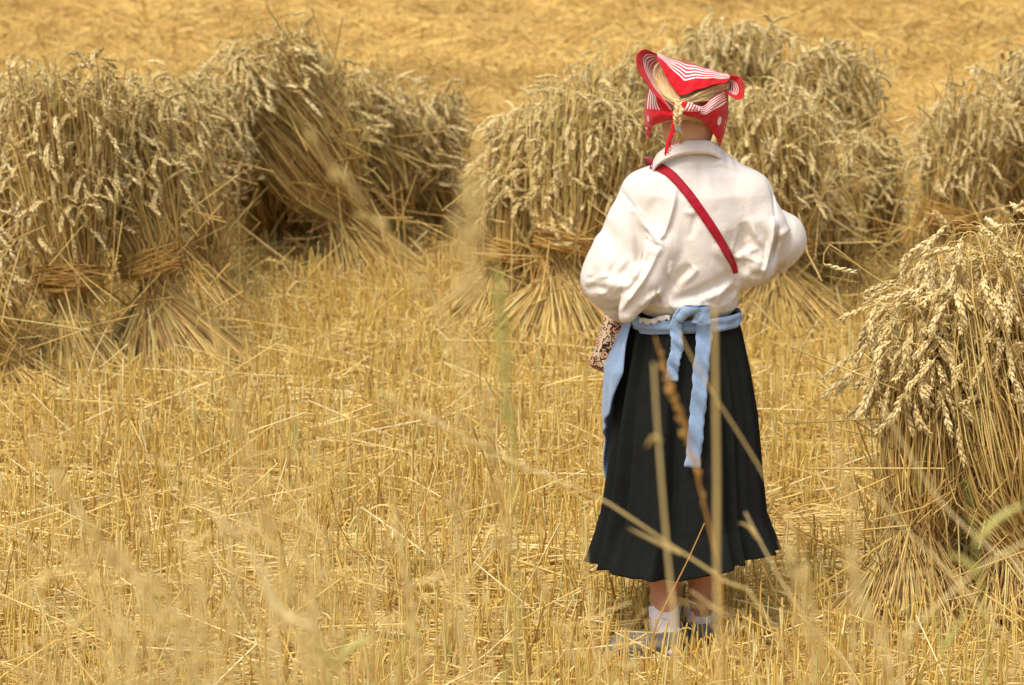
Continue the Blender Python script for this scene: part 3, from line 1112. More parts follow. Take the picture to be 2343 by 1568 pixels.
def hand(F, w, d, n, side, curl, L=.155):
    """palm, four fingers of unequal length and a thumb; d to the knuckles, n out of the back of the hand"""
    d = norm(A(d, float))
    n = norm(A(n, float) - d * (A(n, float) @ d))
    s = np.cross(n, d) * side              # towards the thumb
    for i, (o, l) in enumerate([(.027, .47), (.009, .5), (-.009, .48), (-.025, .43)]):
        kn = w + d * L * l + s * o
        F.cone(w + s * o * .55, kn, .0125, .0095, .012)
        p, dd = kn, d
        fl = L * [.245, .27, .25, .20][i]
        for j, q in enumerate((1, .68, .52)):
            an = curl[i] * (.7, 1, .8)[j]
            dd = norm(dd * math.cos(an) - n * math.sin(an) + s * (.03 - .02 * i) * (j == 0))
            nn = p + dd * fl * q
            F.cone(p, nn, .0082 - .0008 * j, .0076 - .0008 * j, .003)
            p = nn
            n_ = n
    t0 = w + d * L * .14 + s * .022
    t1 = t0 + norm(d * .65 + s * .75 - n * .25) * L * .26
    t2 = t1 + norm(d * .9 + s * .15 - n * .5) * L * .2
    t3 = t2 + norm(d * .9 - s * .1 - n * .6) * L * .15
    F.chain([t0, t1, t2, t3], [.013, .0105, .009, .0075], .004)
    return kn


hdL = A([.35, .55, -.35])
hand(bod, wrL, hdL, (-.75, .3, -.2), 1, (.75, .85, .9, .95))
hand(bod, wrR, A([-.55, .5, -.25]), (.5, .5, .3), -1, (.55, .65, .7, .8))
# legs
for side, hip, knee, ank, heel, toe in (
        (-1, P(1525, 880, 9.04), P(1518, 1195, 9.03), P(1521, 1452, 9.0), None, None),
        (1, P(1635, 880, 9.08), P(1615, 1195, 9.09), P(1602, 1440, 9.09), None, None)):
    calf = knee * .62 + ank * .38 + A([0, -.012, 0])
    bod.chain([hip, knee], [.075, .05], .03)
    bod.chain([knee, calf, ank], [.048, .043, .027], .03)
ankL, ankR = P(1521, 1452, 9.0), P(1602, 1440, 9.09)
bod.chain([ankL, P(1540, 1482, 8.99), P(1420, 1492, 8.96)], [.027, .027, .02], .02)
bod.chain([ankR, P(1606, 1472, 9.07), A([ankR[0] - .03, 9.24, .03])], [.027, .027, .022], .02)
body = obj("body", *bod.surface(2), SKIN, girl)

# ---- blouse
bl = Field((bx - .37, 8.74, .60), (bx + .37, 9.42, 1.42), .003)
bl.levels(*lev([(338, 1518, 1638, 9.055, .064), (356, 1514, 1642, 9.05, .066), (366, 1508, 1644, 9.045, .068), (380, 1490, 1662, 9.045, .075), (398, 1462, 1692, 9.045, .092), (440, 1446, 1728, 9.04, .112), (510, 1452, 1732, 9.045, .128), (600, 1462, 1694, 9.05, .135),
                (655, 1452, 1688, 9.055, .135), (685, 1450, 1690, 9.055, .135), (700, 1458, 1686, 9.055, .122), (716, 1470, 1672, 9.055, .10)]), k=.02)
# right slope of the shoulder
bl.chain([P(1640, 386, 9.04), P(1708, 446, 9.04)], [.045, .058], .04)
# left sleeve: shoulder, upper arm, balloon above the cuff, cuff
bl.chain([P(1476, 446, 9.04), P(1450, 520, 9.035), P(1412, 612, 9.02)], [.064, .066, .074], .03)
bl.ball(P(1394, 640, 9.02), (.073, .085, .062), .03)
bl.ball(P(1396, 604, 9.03), (.050, .07, .07), .03)
bl.chain([P(1400, 655, 9.05), P(1432, 690, 9.16), P(1452, 703, 9.24)], [.06, .05, .032], .03)
bl.cone(P(1400, 668, 9.02), P(1404, 706, 9.02), .05, .022, .03)
# loose lobe of the back hanging over the belt at the left
bl.chain([P(1558, 470, 8.965), P(1520, 560, 8.945), P(1478, 640, 8.93), P(1436, 718, 8.925)], [.028, .040, .040, .022], .02)
bl.cone(P(1452, 690, 8.935), P(1428, 728, 8.93), .033, .012, .01)
# right sleeve: upper arm drape, then the bent elbow beyond
bl.chain([P(1708, 450, 9.04), P(1736, 520, 9.03), P(1726, 590, 9.03)], [.062, .064, .060], .03)
bl.ball(P(1716, 602, 9.03), (.052, .075, .055), .03)
bl.cone(P(1702, 600, 9.02), P(1697, 640, 9.02), .04, .018, .03)
bl.chain([P(1770, 520, 9.09), P(1794, 548, 9.10)], [.05, .053], .012)
bl.ball(P(1800, 540, 9.10), (.046, .06, .056), .014)
bl.cone(P(1795, 560, 9.10), P(1790, 616, 9.10), .045, .009, .02)
bl.chain([P(1776, 556, 9.09), P(1760, 575, 9.16)], [.058, .055], .02)
bl.chain([P(1785, 560, 9.12), P(1730, 606, 9.22), P(1682, 636, 9.28)], [.05, .05, .032], .03)


def q2(x, y):
    """photo detail of the blouse -> (x, z) on its back"""
    p = P((1650 + x / 2.8513) * .77275, (450 + y / 2.8513) * .77275, 8.95)
    return (p[0], p[2])


YM = 9.03
for pts, amp, w in [
        ([(995, 270), (975, 420), (930, 580), (860, 770)], .011, .010),
        ([(860, 770), (760, 960), (630, 1170), (520, 1330)], .012, .010),
        ([(800, 830), (720, 990), (600, 1170)], -.012, .010),
        ([(660, 480), (740, 600), (850, 770)], .009, .008),
        ([(630, 520), (680, 700), (690, 900), (650, 1000)], -.007, .014),
        ([(400, 1130), (500, 1100), (630, 1120)], .007, .016),
        ([(240, 1180), (330, 1140), (480, 1170)], -.008, .014),
        ([(960, 900), (950, 1010), (965, 1100)], .007, .008),
        ([(965, 1100), (880, 1150), (760, 1220), (710, 1290)], .008, .012),
        ([(1130, 950), (1060, 1010), (980, 1090), (860, 1200)], -.012, .016),
        ([(1180, 960), (1110, 1030), (1000, 1120)], .009, .012),
        ([(1480, 1040), (1350, 1110), (1150, 1190), (950, 1260)], -.009, .016),
        ([(1500, 1110), (1380, 1180), (1200, 1240)], .009, .014),
        ([(1170, 500), (1150, 600), (1110, 720)], -.006, .012),
        ([(1060, 480), (1110, 500), (1170, 510)], .005, .010),
        ([(1570, 600), (1600, 720), (1520, 830)], -.008, .018),
        ([(1700, 600), (1760, 740), (1790, 880), (1770, 1000)], -.006, .016),
        ([(1840, 560), (1830, 700), (1790, 900), (1740, 1060)], .013, .008),
        ([(1860, 640), (1850, 780), (1800, 960)], -.012, .009),
        ([(1870, 735), (1960, 695), (2060, 690)], .008, .014), ([(440, 960), (600, 930), (760, 985)], .005, .02), ([(1630, 560), (1665, 680), (1745, 800), (1765, 900)], .006, .012),
        ([(1560, 950), (1650, 1040), (1740, 1040)], -.006, .014),
        ([(1130, 230), (1150, 320), (1200, 420)], -.004, .010),
        ([(1260, 130), (1280, 300), (1330, 480)], .004, .016),
        ([(1400, 200), (1480, 360), (1540, 540)], -.004, .022),
        ([(1350, 760), (1420, 900), (1460, 1010)], .006, .014),
        ([(760, 170), (820, 200), (900, 170)], -.004, .010),
        ([(870, 380), (800, 480), (780, 600)], -.004, .016),
        ([(520, 325), (640, 465), (760, 620), (860, 780)], -.0035, .0045),
        ([(800, 215), (1100, 150), (1400, 150), (1700, 260)], -.0022, .004),
        ([(1790, 250), (1835, 400), (1850, 560), (1835, 700)], -.003, .0045),
        ([(330, 700), (360, 850), (330, 1000)], .005, .016),
        ([(440, 600), (470, 760), (450, 900)], -.005, .016),
]:
    bl.ridge([q2(*p) for p in pts], amp * (1.7 if len(pts) > 3 or abs(amp) > .0115 else 1.15), w * .8, YM)
# finer creases: gathers above the belt, tension lines from the armpits and in the sleeves
cr = np.random.default_rng(12)
def crease(a, b, amp, w):
    a, b = A(a, float), A(b, float)
    m = (a + b) / 2 + cr.normal(0, 14, 2)
    bl.ridge([q2(*a), q2(*((a + m) / 2 + cr.normal(0, 5, 2))), q2(*m), q2(*b)], amp, w, YM)


for i in range(26):
    x0 = cr.uniform(760, 1500)
    crease((x0, 1290 + cr.normal(0, 12)), (x0 + cr.normal(0, 50), 1290 - cr.uniform(70, 210)), cr.choice([-1, 1]) * cr.uniform(.0025, .0055), cr.uniform(.004, .007))
for i in range(16):
    an = cr.uniform(-.3, 1.9)
    ln = cr.uniform(110, 330)
    crease((1500 + cr.normal(0, 20), 880 + cr.normal(0, 40)), (1500 + ln * math.cos(an - 1.57) , 880 + ln * math.sin(an - 1.57)), cr.choice([-1, 1]) * cr.uniform(.002, .0045), cr.uniform(.004, .008))
for i in range(16):
    an = cr.uniform(-1.1, .9)
    ln = cr.uniform(120, 300)
    crease((850 + cr.normal(0, 25), 800 + cr.normal(0, 60)), (850 + ln * math.sin(an), 800 - ln * math.cos(an)), cr.choice([-1, 1]) * cr.uniform(.002, .004), cr.uniform(.004, .008))
for i in range(18):
    x0, y0 = cr.uniform(250, 640), cr.uniform(1040, 1280)
    crease((x0, y0), (x0 + cr.uniform(60, 170), y0 - cr.uniform(30, 210)), cr.choice([-1, 1]) * cr.uniform(.002, .0045), cr.uniform(.004, .008))
for i in range(14):
    x0, y0 = cr.uniform(1560, 1800), cr.uniform(900, 1060)
    crease((x0, y0), (x0 + cr.normal(20, 40), y0 - cr.uniform(90, 260)), cr.choice([-1, 1]) * cr.uniform(.002, .004), cr.uniform(.004, .008))
blouse = obj("blouse", *bl.surface(2), WHITE, girl)

# collar band
def collar_row(dx, dy, dY):
    return [c1(x + dx * (x - 950) / 300, y + dy, Y + dY) for x, y, Y in [(668, 1095, 9.035), (700, 1020, 9.0), (780, 960, 8.982), (930, 908, 8.976), (1120, 902, 8.98), (1215, 945, 9.005), (1242, 985, 9.035)]] + \
           [c1(1190 + dx, 1010 + dy, 9.10), c1(930, 1060 + dy, 9.125 + abs(dY)), c1(720 - dx, 1090 + dy, 9.09)]


G, F_ = patch([collar_row(0, 0, .004), collar_row(6, 40, -.004), collar_row(12, 84, -.010), collar_row(14, 96, -.011), collar_row(14, 112, -.004)], 60, 12, True)
obj("collar", G.reshape(-1, 3), F_, WHITE, blouse, solid=.002)


def band_on(field, path, width, n=60, y0=8.7, y1=9.3, lift=.003, m=5, taper=None):
    """strip of cloth lying on a surface: path in photo px, width in px"""
    c = spline(A(path, float), n)
    t = norm(np.gradient(c, axis=0))
    s = np.stack([-t[:, 1], t[:, 0]], -1)
    w = width if taper is None else width * np.interp(np.linspace(0, 1, n), *taper)
    G = np.zeros((n, m, 3))
    for j in range(m):
        o = (j / (m - 1) - .5)
        q = c + s * (o * (w if np.isscalar(w) else w[:, None]))
        for i in range(n):
            G[i, j] = field.hit(q[i, 0], q[i, 1], y0, y1, lift)
    # cloth spans small hollows
    for _ in range(6):
        G[1:-1, :, 1] = np.minimum(G[1:-1, :, 1], .5 * (G[:-2, :, 1] + G[2:, :, 1]) + .001)
    return G, grid_faces(n, m)


G, F_ = band_on(bl, [(1489, 376), (1512, 384), (1538, 402), (1572, 440), (1610, 492), (1645, 545), (1668, 585), (1679, 608), (1684, 628)], 20, lift=.004, taper=([0, .6, .85, 1], [1, 1, .85, .55]))
# over the shoulder and down the front, and round under the arm
G[-3:, :, 1] += np.linspace(0, .005, 3)[:, None]      # it slips into the crease beside the sleeve
sh = G[0].mean(0)
G2 = [G[::-1][k] for k in range(len(G))]
wv = G[0] - G[0].mean(0)
fr = [sh + A([-.006, .03, .012]), sh + A([.0, .09, -.005]), sh + A([.03, .135, -.06]), sh + A([.12, .165, -.2]), sh + A([.20, .15, -.27])]
fg = np.stack([f + A([1, 0, 0]) * np.linspace(-.013, .013, 5)[:, None] for f in spline(fr, 20)])
G = np.concatenate([fg[::-1], G])
obj("shoulder_strap", G.reshape(-1, 3), grid_faces(len(G), 5), REDSTRAP, girl, solid=.0025)

# ---- skirt with a gathered flounce
SK = A([(716, 1446, 1690, .112), (740, 1440, 1694, .118), (770, 1433, 1702, .126), (850, 1417, 1718, .142), (950, 1401, 1733, .152), (1080, 1387, 1742, .16), (1170, 1374, 1750, .165), (1190, 1369, 1754, .167), (1230, 1356, 1764, .176), (1292, 1336, 1778, .188)], float)


def skirt_at(py):
    l, r, b = [np.interp(py, SK[:, 0], SK[:, k]) for k in (1, 2, 3)]
    pl, pr = P(l, py, YC), P(r, py, YC)
    return (pl[0] + pr[0]) / 2, (pr[0] - pl[0]) / 2, b, pl[2]


def make_skirt():
    nth, nz = 360, 110
    th = np.linspace(0, 2 * math.pi, nth, endpoint=False)
    pys = np.linspace(716, 1292, nz)
    G = np.zeros((nz, nth, 3))
    r = np.random.default_rng(3)
    ph = r.uniform(0, 6.28, 12)
    warp = th + .12 * np.sin(3 * th + 1) + .06 * np.sin(7 * th)
    for i, py in enumerate(pys):
        cx, a, b, z = skirt_at(py)
        f = (py - 716) / (1170 - 716)
        fold = (.006 + .014 * min(f, 1)) * (np.sin(9 * warp + ph[0]) * .6 + .5 * np.sin(14 * warp + ph[1] + .4 * f) + .3 * np.sin(23 * warp + ph[2]))
        gather = .0035 * math.exp(-f * 7) * np.sin(62 * warp + ph[3])
        fl = np.clip((py - 1176) / 116, 0, 1)
        ruff = fl * .011 * (np.sin(10 * warp + ph[4]) + .35 * np.sin(21 * warp + ph[5]))
        lip = .0015 * math.exp(-((py - 1180) / 7) ** 2)
        ruff += .0025 * math.exp(-((py - 1196) / 14) ** 2) * np.sin(70 * warp)
        rr = fold + gather + ruff + lip
        G[i, :, 0] = cx + (a - .010 + rr) * np.cos(th)
        G[i, :, 1] = YC + (b + rr) * np.sin(th)
        lift = fl * (.016 * np.sin(2 * th + 2.1) + .004 * np.sin(10 * warp + ph[4] + .6) + .012 * np.clip(np.cos(th), 0, 1) * 2 + .018 * np.clip(-np.sin(th), 0, 1))
        G[i, :, 2] = z + lift
    return G


GS = make_skirt()
obj("skirt", GS.reshape(-1, 3), grid_faces(GS.shape[0], GS.shape[1], True)[:, ::-1], BLACK, girl, solid=.003, offset=-1)


# ---- blue apron: panel in front, waistband, knot and two ends
def make_apron():
    n, m = 60, 70
    G = np.zeros((n, m, 3))
    for i, py in enumerate(np.linspace(724, 1120, n)):
        cx, a, b, z = skirt_at(py)
        f = (py - 724) / (1120 - 724)
        kx = [724, 760, 837, 933, 1003, 1120]
        t0 = math.pi + np.interp(py, kx, [.35, .44, .57, .36, -.15, -.4])
        t1 = .42
        th = np.linspace(t1, t0, m)
        w = .006 + .004 * f * np.sin(th * 11 + 1) + .003 * np.sin(th * 25)
        w = w + np.interp(py, kx, [0, .005, .027, .016, .003, 0]) * np.clip(np.cos((th - math.pi) * .9), 0, 1) ** 2
        G[i, :, 0] = cx + (a + w + .004) * np.cos(th)
        G[i, :, 1] = YC + (b + w + .012) * np.sin(th)
        G[i, :, 2] = z
    return G


apron_root = None
GA = make_apron()
apron = obj("apron", GA.reshape(-1, 3), grid_faces(*GA.shape[:2]), BLUE, girl, solid=.004)
nth = 120
th = np.linspace(0, 2 * math.pi, nth, endpoint=False)
GB = np.zeros((9, nth, 3))
for i, v in enumerate(np.linspace(-.5, .5, 9)):
    cx, a, b, z = skirt_at(722)
    pyc = 722 + 7 * np.exp(-((np.mod(th - math.pi - .55, 6.283)) / .6) ** 2) - 3 * np.cos(th)
    bulge = .006 + .004 * math.cos(v * math.pi) + .0025 * np.sin(v * 9 + 2 * np.sin(th * 2)) + .0015 * np.sin(th * 14 + v * 4)
    GB[i, :, 0] = cx + (a + bulge - .004) * np.cos(th)
    GB[i, :, 1] = YC + (b + bulge + .010) * np.sin(th)
    GB[i, :, 2] = z + .0 - (pyc - 716) / 902 - v * .034
obj("waistband", GB.reshape(-1, 3), grid_faces(9, nth, True), BLUE, apron, solid=.003)
kn = Field(P(1535, 760, 8.78) - A([0, 0, 0]), P(1640, 685, 9.0), .0022)
YK = 8.905
kn.ball(P(1606, 722, YK), (.021, .02, .026), .008)
kn.cone(P(1602, 704, YK - .008), P(1616, 738, YK - .006), .012, .013, .004)
kn.chain([P(1612, 706, YK - .006), P(1590, 704, YK - .008), P(1570, 712, YK - .006), P(1556, 728, YK - .002)], [.013, .014, .0135, .012], .004)
kn.cone(P(1590, 738, YK), P(1612, 744, YK - .004), .010, .011, .004)
kn.ridge([(P(1598, 700, YK)[0], P(1598, 700, YK)[2]), (P(1604, 716, YK)[0], P(1604, 716, YK)[2]), (P(1592, 734, YK)[0], P(1592, 734, YK)[2])], -.004, .003, 8.96)
obj("knot", *kn.surface(2), BLUE, apron)


def cloth_end(name, path, width, Yoff, amp=.004, seed=0):
    n, m = 50, 7
    c = spline(A(path, float), n)
    t = norm(np.gradient(c, axis=0))
    s = np.stack([-t[:, 1], t[:, 0]], -1)
    r = np.random.default_rng(seed)
    p1, p2 = r.uniform(0, 6, 2)
    G = np.zeros((n, m, 3))
    for i in range(n):
        cx, a, b, z = skirt_at(max(c[i, 1], 730))
        Yb = YC - b - .02 - Yoff
        for j in range(m):
            o = j / (m - 1) - .5
            w = width * (1 + .06 * math.sin(i * .55 + p1) + .05 * math.sin(i * 1.3 + p2))
            q = c[i] + s[i] * o * w
            G[i, j] = P(q[0], q[1], Yb + amp * math.sin(i * .5 + p1 + o * 2) + .003 * math.sin(i * .9 + o * 7 + p2))
    return obj(name, G.reshape(-1, 3), grid_faces(n, m), BLUE, apron, solid=.005)


cloth_end("tie_end", [(1572, 712), (1556, 722), (1547, 742), (1548, 768), (1549, 800), (1541, 830), (1537, 872)], 27, .004, seed=4)
cloth_end("tie_end", [(1609, 738), (1611, 775), (1605, 830), (1600, 900), (1594, 965), (1589, 1020), (1584, 1070)], 35, .006, seed=9)
# blouse tail peeping out below the band
cloth = [(1456, 736), (1475, 737), (1490, 739), (1505, 734), (1520, 730), (1534, 731)]
G = np.zeros((30, 4, 3))
cc = spline(A(cloth, float), 30)
for i in range(30):
    for j in range(4):
        q = cc[i] + A([0, (j - 2.2) * 4 * (1 if i > 2 else .4) + (2.5 * math.sin(i * .9) + 1.5 * math.sin(i * 1.9)) * (j > 1)])
        cx, a, b, z = skirt_at(q[1])
        xx = P(q[0], q[1], 8.95)[0]
        Yb = YC - (b + .009) * math.sqrt(max(.1, 1 - ((xx - cx) / a) ** 2)) - .006
        G[i, j] = P(q[0], q[1], Yb + .003 * math.sin(i * .9))
obj("blouse_tail", G.reshape(-1, 3), grid_faces(30, 4), WHITE, blouse, solid=.002)

# ---- socks and shoes
def make_sock(name, pts, rad, top_r):
    n, m = 26, 48
    c = spline(pts, n)
    rr = np.interp(np.linspace(0, 1, n), np.linspace(0, 1, len(rad)), rad)
    th = np.linspace(0, 2 * math.pi, m, endpoint=False)
    T = norm(np.gradient(c, axis=0))
    e1 = norm(np.cross(T, A([0, 1.0, 0])))
    e2 = np.cross(T, e1)
    rib = .0009 * np.sin(th * 24)
    G = c[:, None] + (rr[:, None, None] + rib[None, :, None]) * (np.cos(th)[None, :, None] * e1[:, None] + np.sin(th)[None, :, None] * e2[:, None])
    sc_ = .005 * np.abs(np.sin(th * 7))
    G[0, :, 2] += sc_ - .002
    G[1, :, 2] += sc_ * .5
    return obj(name, G.reshape(-1, 3), grid_faces(n, m, True), SOCK, girl, solid=.0022, offset=1)


make_sock("sock", [P(1519, 1387, 9.012), P(1520, 1410, 9.006), P(1521, 1440, 9.0), P(1528, 1468, 8.99), P(1538, 1492, 8.985)], [.0375, .0375, .038, .041, .04], .04)
make_sock("sock", [P(1604, 1385, 9.10), P(1603, 1405, 9.095), P(1602, 1432, 9.09), P(1604, 1455, 9.08), P(1606, 1478, 9.07)], [.036, .036, .0365, .04, .039], .04)


def make_shoe(heel, toe, w, name):
    heel, toe = A(heel, float), A(toe, float)
    d = norm(toe - heel)
    s = np.cross(A([0, 0, 1.0]), d)
    L = np.linalg.norm(toe - heel)
    lo, hi = np.minimum(heel, toe) - .07, np.maximum(heel, toe) + .07
    lo[2], hi[2] = -.005, .13
    f = Field(lo, hi, .0024)
    up = A([0, 0, 1.0])
    f.cone(heel + up * .032, heel + d * L * .3 + up * .034, .034, .033, .015)
    f.cone(heel + up * .042, heel + d * L * .22 + up * .040, .034, .034, .015)
    f.chain([heel + d * L * .3 + up * .034, heel + d * L * .66 + up * .026, toe - d * .025 + up * .020], [.035, w, w * .72], .02)
    # foot opening
    f.cone(heel + d * .004 + up * .098, heel + d * L * .38 + up * .080, .030, .026, .004, cut=True)
    f.cone(heel + d * .002 + up * .072, heel + d * L * .3 + up * .064, .027, .024, .004, cut=True)
    f.D[:, :, :max(1, int((.010 + .005) / f.h))] = np.maximum(f.D[:, :, :max(1, int(.015 / f.h))], .002)
    o = obj(name, *f.surface(2), SHOE, girl)
    g = Field(lo, hi, .0024)
    g.chain([heel + up * .0, heel + d * L * .33, heel + d * L * .7, toe - d * .024], [.036, .034, w + .003, w * .78], .01)
    k = int((.014 + .005) / g.h)
    g.D[:, :, k:] = np.maximum(g.D[:, :, k:], .002)
    g.D[:, :, :2] = .002
    obj("sole", *g.surface(1), SOLE, o)
    return o


hl = P(1543, 1487, 8.985)
make_shoe((hl[0], 8.985, .0), (hl[0] - .185, 8.925, 0), .037, "shoe")
hr = P(1607, 1473, 9.07)
make_shoe((hr[0], 9.055, 0), (hr[0] - .055, 9.24, 0), .037, "shoe")

# ---- headscarf
SV, SF, SP, sn = [], [], [], 0


def scarf_patch(rows, nu=40, nv=24, stripes=None, dots=None, wob=.0):
    """stripes (v0, v1, count) across the rows; dots (s0, t0, size): one dot cell each"""
    global sn
    G, F = patch(rows, nu, nv)
    G = G.copy()
    G[..., 1] += .0014 * np.sin(G[..., 0] * 95 + G[..., 2] * 70) + .001 * np.sin(G[..., 0] * 210 - G[..., 2] * 160 + 1)
    G[..., 2] += .0012 * np.sin(G[..., 0] * 150 + 2)
    v = np.linspace(0, 1, nv)[:, None] * np.ones((1, nu))
    x = np.full((nv, nu), -1.0)
    if stripes:
        v0, v1, n = stripes
        x = (v - v0) / (v1 - v0) * n
    y = np.full((nv, nu), -1.0)
    z = np.full((nv, nu), -1.0)
    if dots:
        du = np.concatenate([[0], np.cumsum(np.linalg.norm(np.diff(G[nv // 2], axis=0), axis=1))])
        dv = np.concatenate([[0], np.cumsum(np.linalg.norm(np.diff(G[:, nu // 2], axis=0), axis=1))])
        s0, t0, size, vmin = dots
        y = (du[None, :] - s0 * du[-1]) / size + 10.5 + 0 * v
        if vmin != .15:
            y = np.clip(y, 10.02, 10.98)
        z = (dv[:, None] - t0 * dv[-1]) / size + 10.5 + 0 * v
    SV.append(G.reshape(-1, 3))
    SP.append(np.stack([x, y, z], -1).reshape(-1, 3))
    SF.append(F + sn)
    sn += nv * nu


def R_(*p):
    return [c1(*q) for q in p]


# flap over the crown, its corner hanging at the back
scarf_patch([
    R_((700, 212, 8.955), (745, 300, 8.935), (800, 400, 8.92), (850, 475, 8.912), (882, 518, 8.908), (895, 530, 8.906), (912, 524, 8.907), (970, 499, 8.91), (1060, 468, 8.92), (1180, 432, 8.94), (1295, 408, 8.965)),
    R_((703, 190, 8.975), (765, 240, 8.962), (828, 300, 8.95), (885, 355, 8.94), (918, 385, 8.937), (930, 394, 8.935), (945, 390, 8.936), (1000, 382, 8.938), (1090, 374, 8.945), (1195, 378, 8.96), (1310, 380, 8.98)),
    R_((695, 163, 9.0), (745, 183, 9.0), (800, 205, 9.0), (860, 228, 9.0), (900, 241, 9.0), (925, 248, 9.0), (950, 253, 9.0), (1010, 268, 9.0), (1100, 292, 9.0), (1205, 324, 9.0), (1325, 352, 9.0)),
    R_((690, 230, 9.10), (750, 225, 9.12), (800, 225, 9.13), (860, 235, 9.14), (900, 245, 9.145), (925, 250, 9.145), (950, 256, 9.145), (1010, 272, 9.14), (1100, 300, 9.13), (1205, 350, 9.12), (1290, 420, 9.10)),
], 90, 60, stripes=(.325, .645, 4.5))
# left wing curling up, seen from inside
scarf_patch([
    R_((690, 163, 9.0), (640, 145, 8.975), (590, 138, 8.955), (548, 155, 8.94), (524, 205, 8.93), (535, 285, 8.922), (577, 372, 8.918), (640, 462, 8.918), (712, 542, 8.92), (812, 648, 8.915)),
    R_((700, 182, 9.0), (655, 172, 8.99), (615, 176, 8.98), (590, 195, 8.97), (582, 235, 8.962), (594, 300, 8.955), (622, 366, 8.948), (670, 445, 8.943), (732, 530, 8.937), (818, 645, 8.92)),
    R_((722, 245, 9.01), (705, 248, 9.02), (692, 258, 9.02), (680, 272, 9.02), (668, 300, 9.015), (664, 345, 9.0), (676, 395, 8.985), (702, 450, 8.967), (752, 528, 8.95), (822, 640, 8.925)),
], 80, 40, stripes=(.5, .98, 4.5))
# left side of the head: stripes, then the band drawn round to the knot
scarf_patch([
    R_((640, 440, 9.02), (616, 540, 9.02), (598, 645, 9.03)),
    R_((690, 500, 8.958), (694, 575, 8.952), (722, 648, 8.946)),
    R_((700, 505, 8.95), (755, 590, 8.935), (815, 650, 8.922)),
], 24, 40, stripes=(.06, .52, 4.5))
scarf_patch([
    R_((592, 636, 9.035), (640, 634, 8.985), (720, 640, 8.95), (800, 645, 8.925), (880, 655, 8.912)),
    R_((589, 705, 9.045), (640, 700, 8.975), (720, 690, 8.94), (800, 688, 8.92), (880, 682, 8.908)),
    R_((596, 775, 9.06), (642, 790, 9.0), (705, 755, 8.965), (785, 735, 8.94), (880, 715, 8.922)),
], 50, 30, dots=(.33, .50, .066, .1))
scarf_patch([
    R_((592, 755, 9.06), (606, 830, 9.06), (632, 882, 9.065)),
    R_((652, 770, 9.01), (645, 830, 9.03), (648, 880, 9.055)),
], 20, 12, dots=(.3, .3, .03, .0))
# right side: the other end drawn to the knot, hanging low beside the neck
scarf_patch([
    R_((930, 592, 8.905), (1000, 598, 8.908), (1075, 612, 8.915), (1150, 562, 8.938), (1215, 512, 8.958), (1274, 476, 8.985)),
    R_((930, 625, 8.90), (1000, 640, 8.902), (1090, 668, 8.912), (1175, 628, 8.932), (1235, 582, 8.958), (1282, 560, 8.99)),
    R_((935, 660, 8.905), (1010, 680, 8.912), (1100, 712, 8.926), (1185, 722, 8.944), (1250, 722, 8.972), (1289, 675, 9.0)),
    R_((945, 690, 8.922), (1020, 712, 8.935), (1090, 745, 8.95), (1150, 812, 8.97), (1200, 885, 8.99), (1230, 950, 9.01)),
], 70, 44, stripes=(.02, .40, 4.5), dots=(.70, .60, .066, .5))
scarf_patch([
    R_((1274, 476, 8.985), (1290, 600, 9.0), (1284, 740, 9.01), (1230, 950, 9.01)),
    R_((1300, 500, 9.06), (1300, 620, 9.08), (1290, 760, 9.09), (1240, 920, 9.08)),
], 24, 12, dots=(.6, .2, .04, 0))
# right wing tip
scarf_patch([
    R_((1290, 345, 8.99), (1390, 360, 8.96), (1424, 402, 8.945), (1437, 478, 8.94), (1418, 543, 8.945), (1370, 549, 8.955), (1312, 522, 8.97), (1268, 478, 8.98)),
    R_((1290, 385, 9.0), (1350, 395, 8.985), (1380, 425, 8.975), (1390, 475, 8.97), (1375, 508, 8.972), (1345, 512, 8.978), (1305, 500, 8.985), (1268, 470, 8.99)),
    R_((1288, 405, 9.01), (1300, 412, 9.01), (1305, 425, 9.01), (1308, 445, 9.01), (1304, 462, 9.01), (1296, 470, 9.01), (1282, 470, 9.005), (1268, 462, 9.0)),
], 60, 30, stripes=(.5, .98, 4.5))
scarf_patch([
    R_((1290, 345, 8.992), (1390, 360, 8.962), (1424, 402, 8.947), (1437, 478, 8.942)),
    R_((1280, 380, 9.06), (1350, 400, 9.04), (1370, 430, 9.03), (1380, 480, 9.02)),
], 20, 8)
# cap round the front of the head, low on the forehead
rows = []
for v in np.linspace(-.12, .98, 9):
    el = v * math.pi / 2
    rows.append([hp(.090 * math.cos(el) * math.cos(q), -.002 + .098 * math.cos(el) * math.sin(q), .014 + .080 * math.sin(el)) for q in np.linspace(-.45, math.pi + .45, 15)])
scarf_patch(rows, 70, 40, dots=(.5, .4, .05, .15))
scarf = obj("headscarf", np.concatenate(SV), SF, SCARF, girl, attrs={"pat": np.concatenate(SP)}, solid=.0014)
kf = Field(c1(880, 740, 8.85), c1(1090, 550, 8.96), .0018)
kf.chain([c1(935, 606, 8.888), c1(985, 628, 8.886), c1(1040, 660, 8.895)], [.011, .012, .009], .004)
kf.chain([c1(940, 650, 8.892), c1(1000, 668, 8.893)], [.012, .009], .006)
V_, F_ = kf.surface(2)
ax = norm(c1(1040, 660, 8.89) - c1(935, 606, 8.89))
st = (V_ - c1(940, 600, 8.89)) @ ax / .0075
low_ = (V_[:, 2] < c1(960, 652, 8.89)[2])
obj("knot", V_, F_, SCARF, scarf, attrs={"pat": np.stack([np.where(low_, -1, st - .3), np.full(len(V_), -1.0), np.full(len(V_), -1.0)], -1)})
G, F_ = patch([R_((832, 735, 8.898), (812, 820, 8.908), (784, 900, 8.918), (764, 1000, 8.922), (766, 1030, 8.922)),
               R_((862, 745, 8.892), (848, 830, 8.900), (815, 910, 8.910), (790, 985, 8.918), (772, 1030, 8.922))], 40, 6)
fr_ = np.random.default_rng(2)
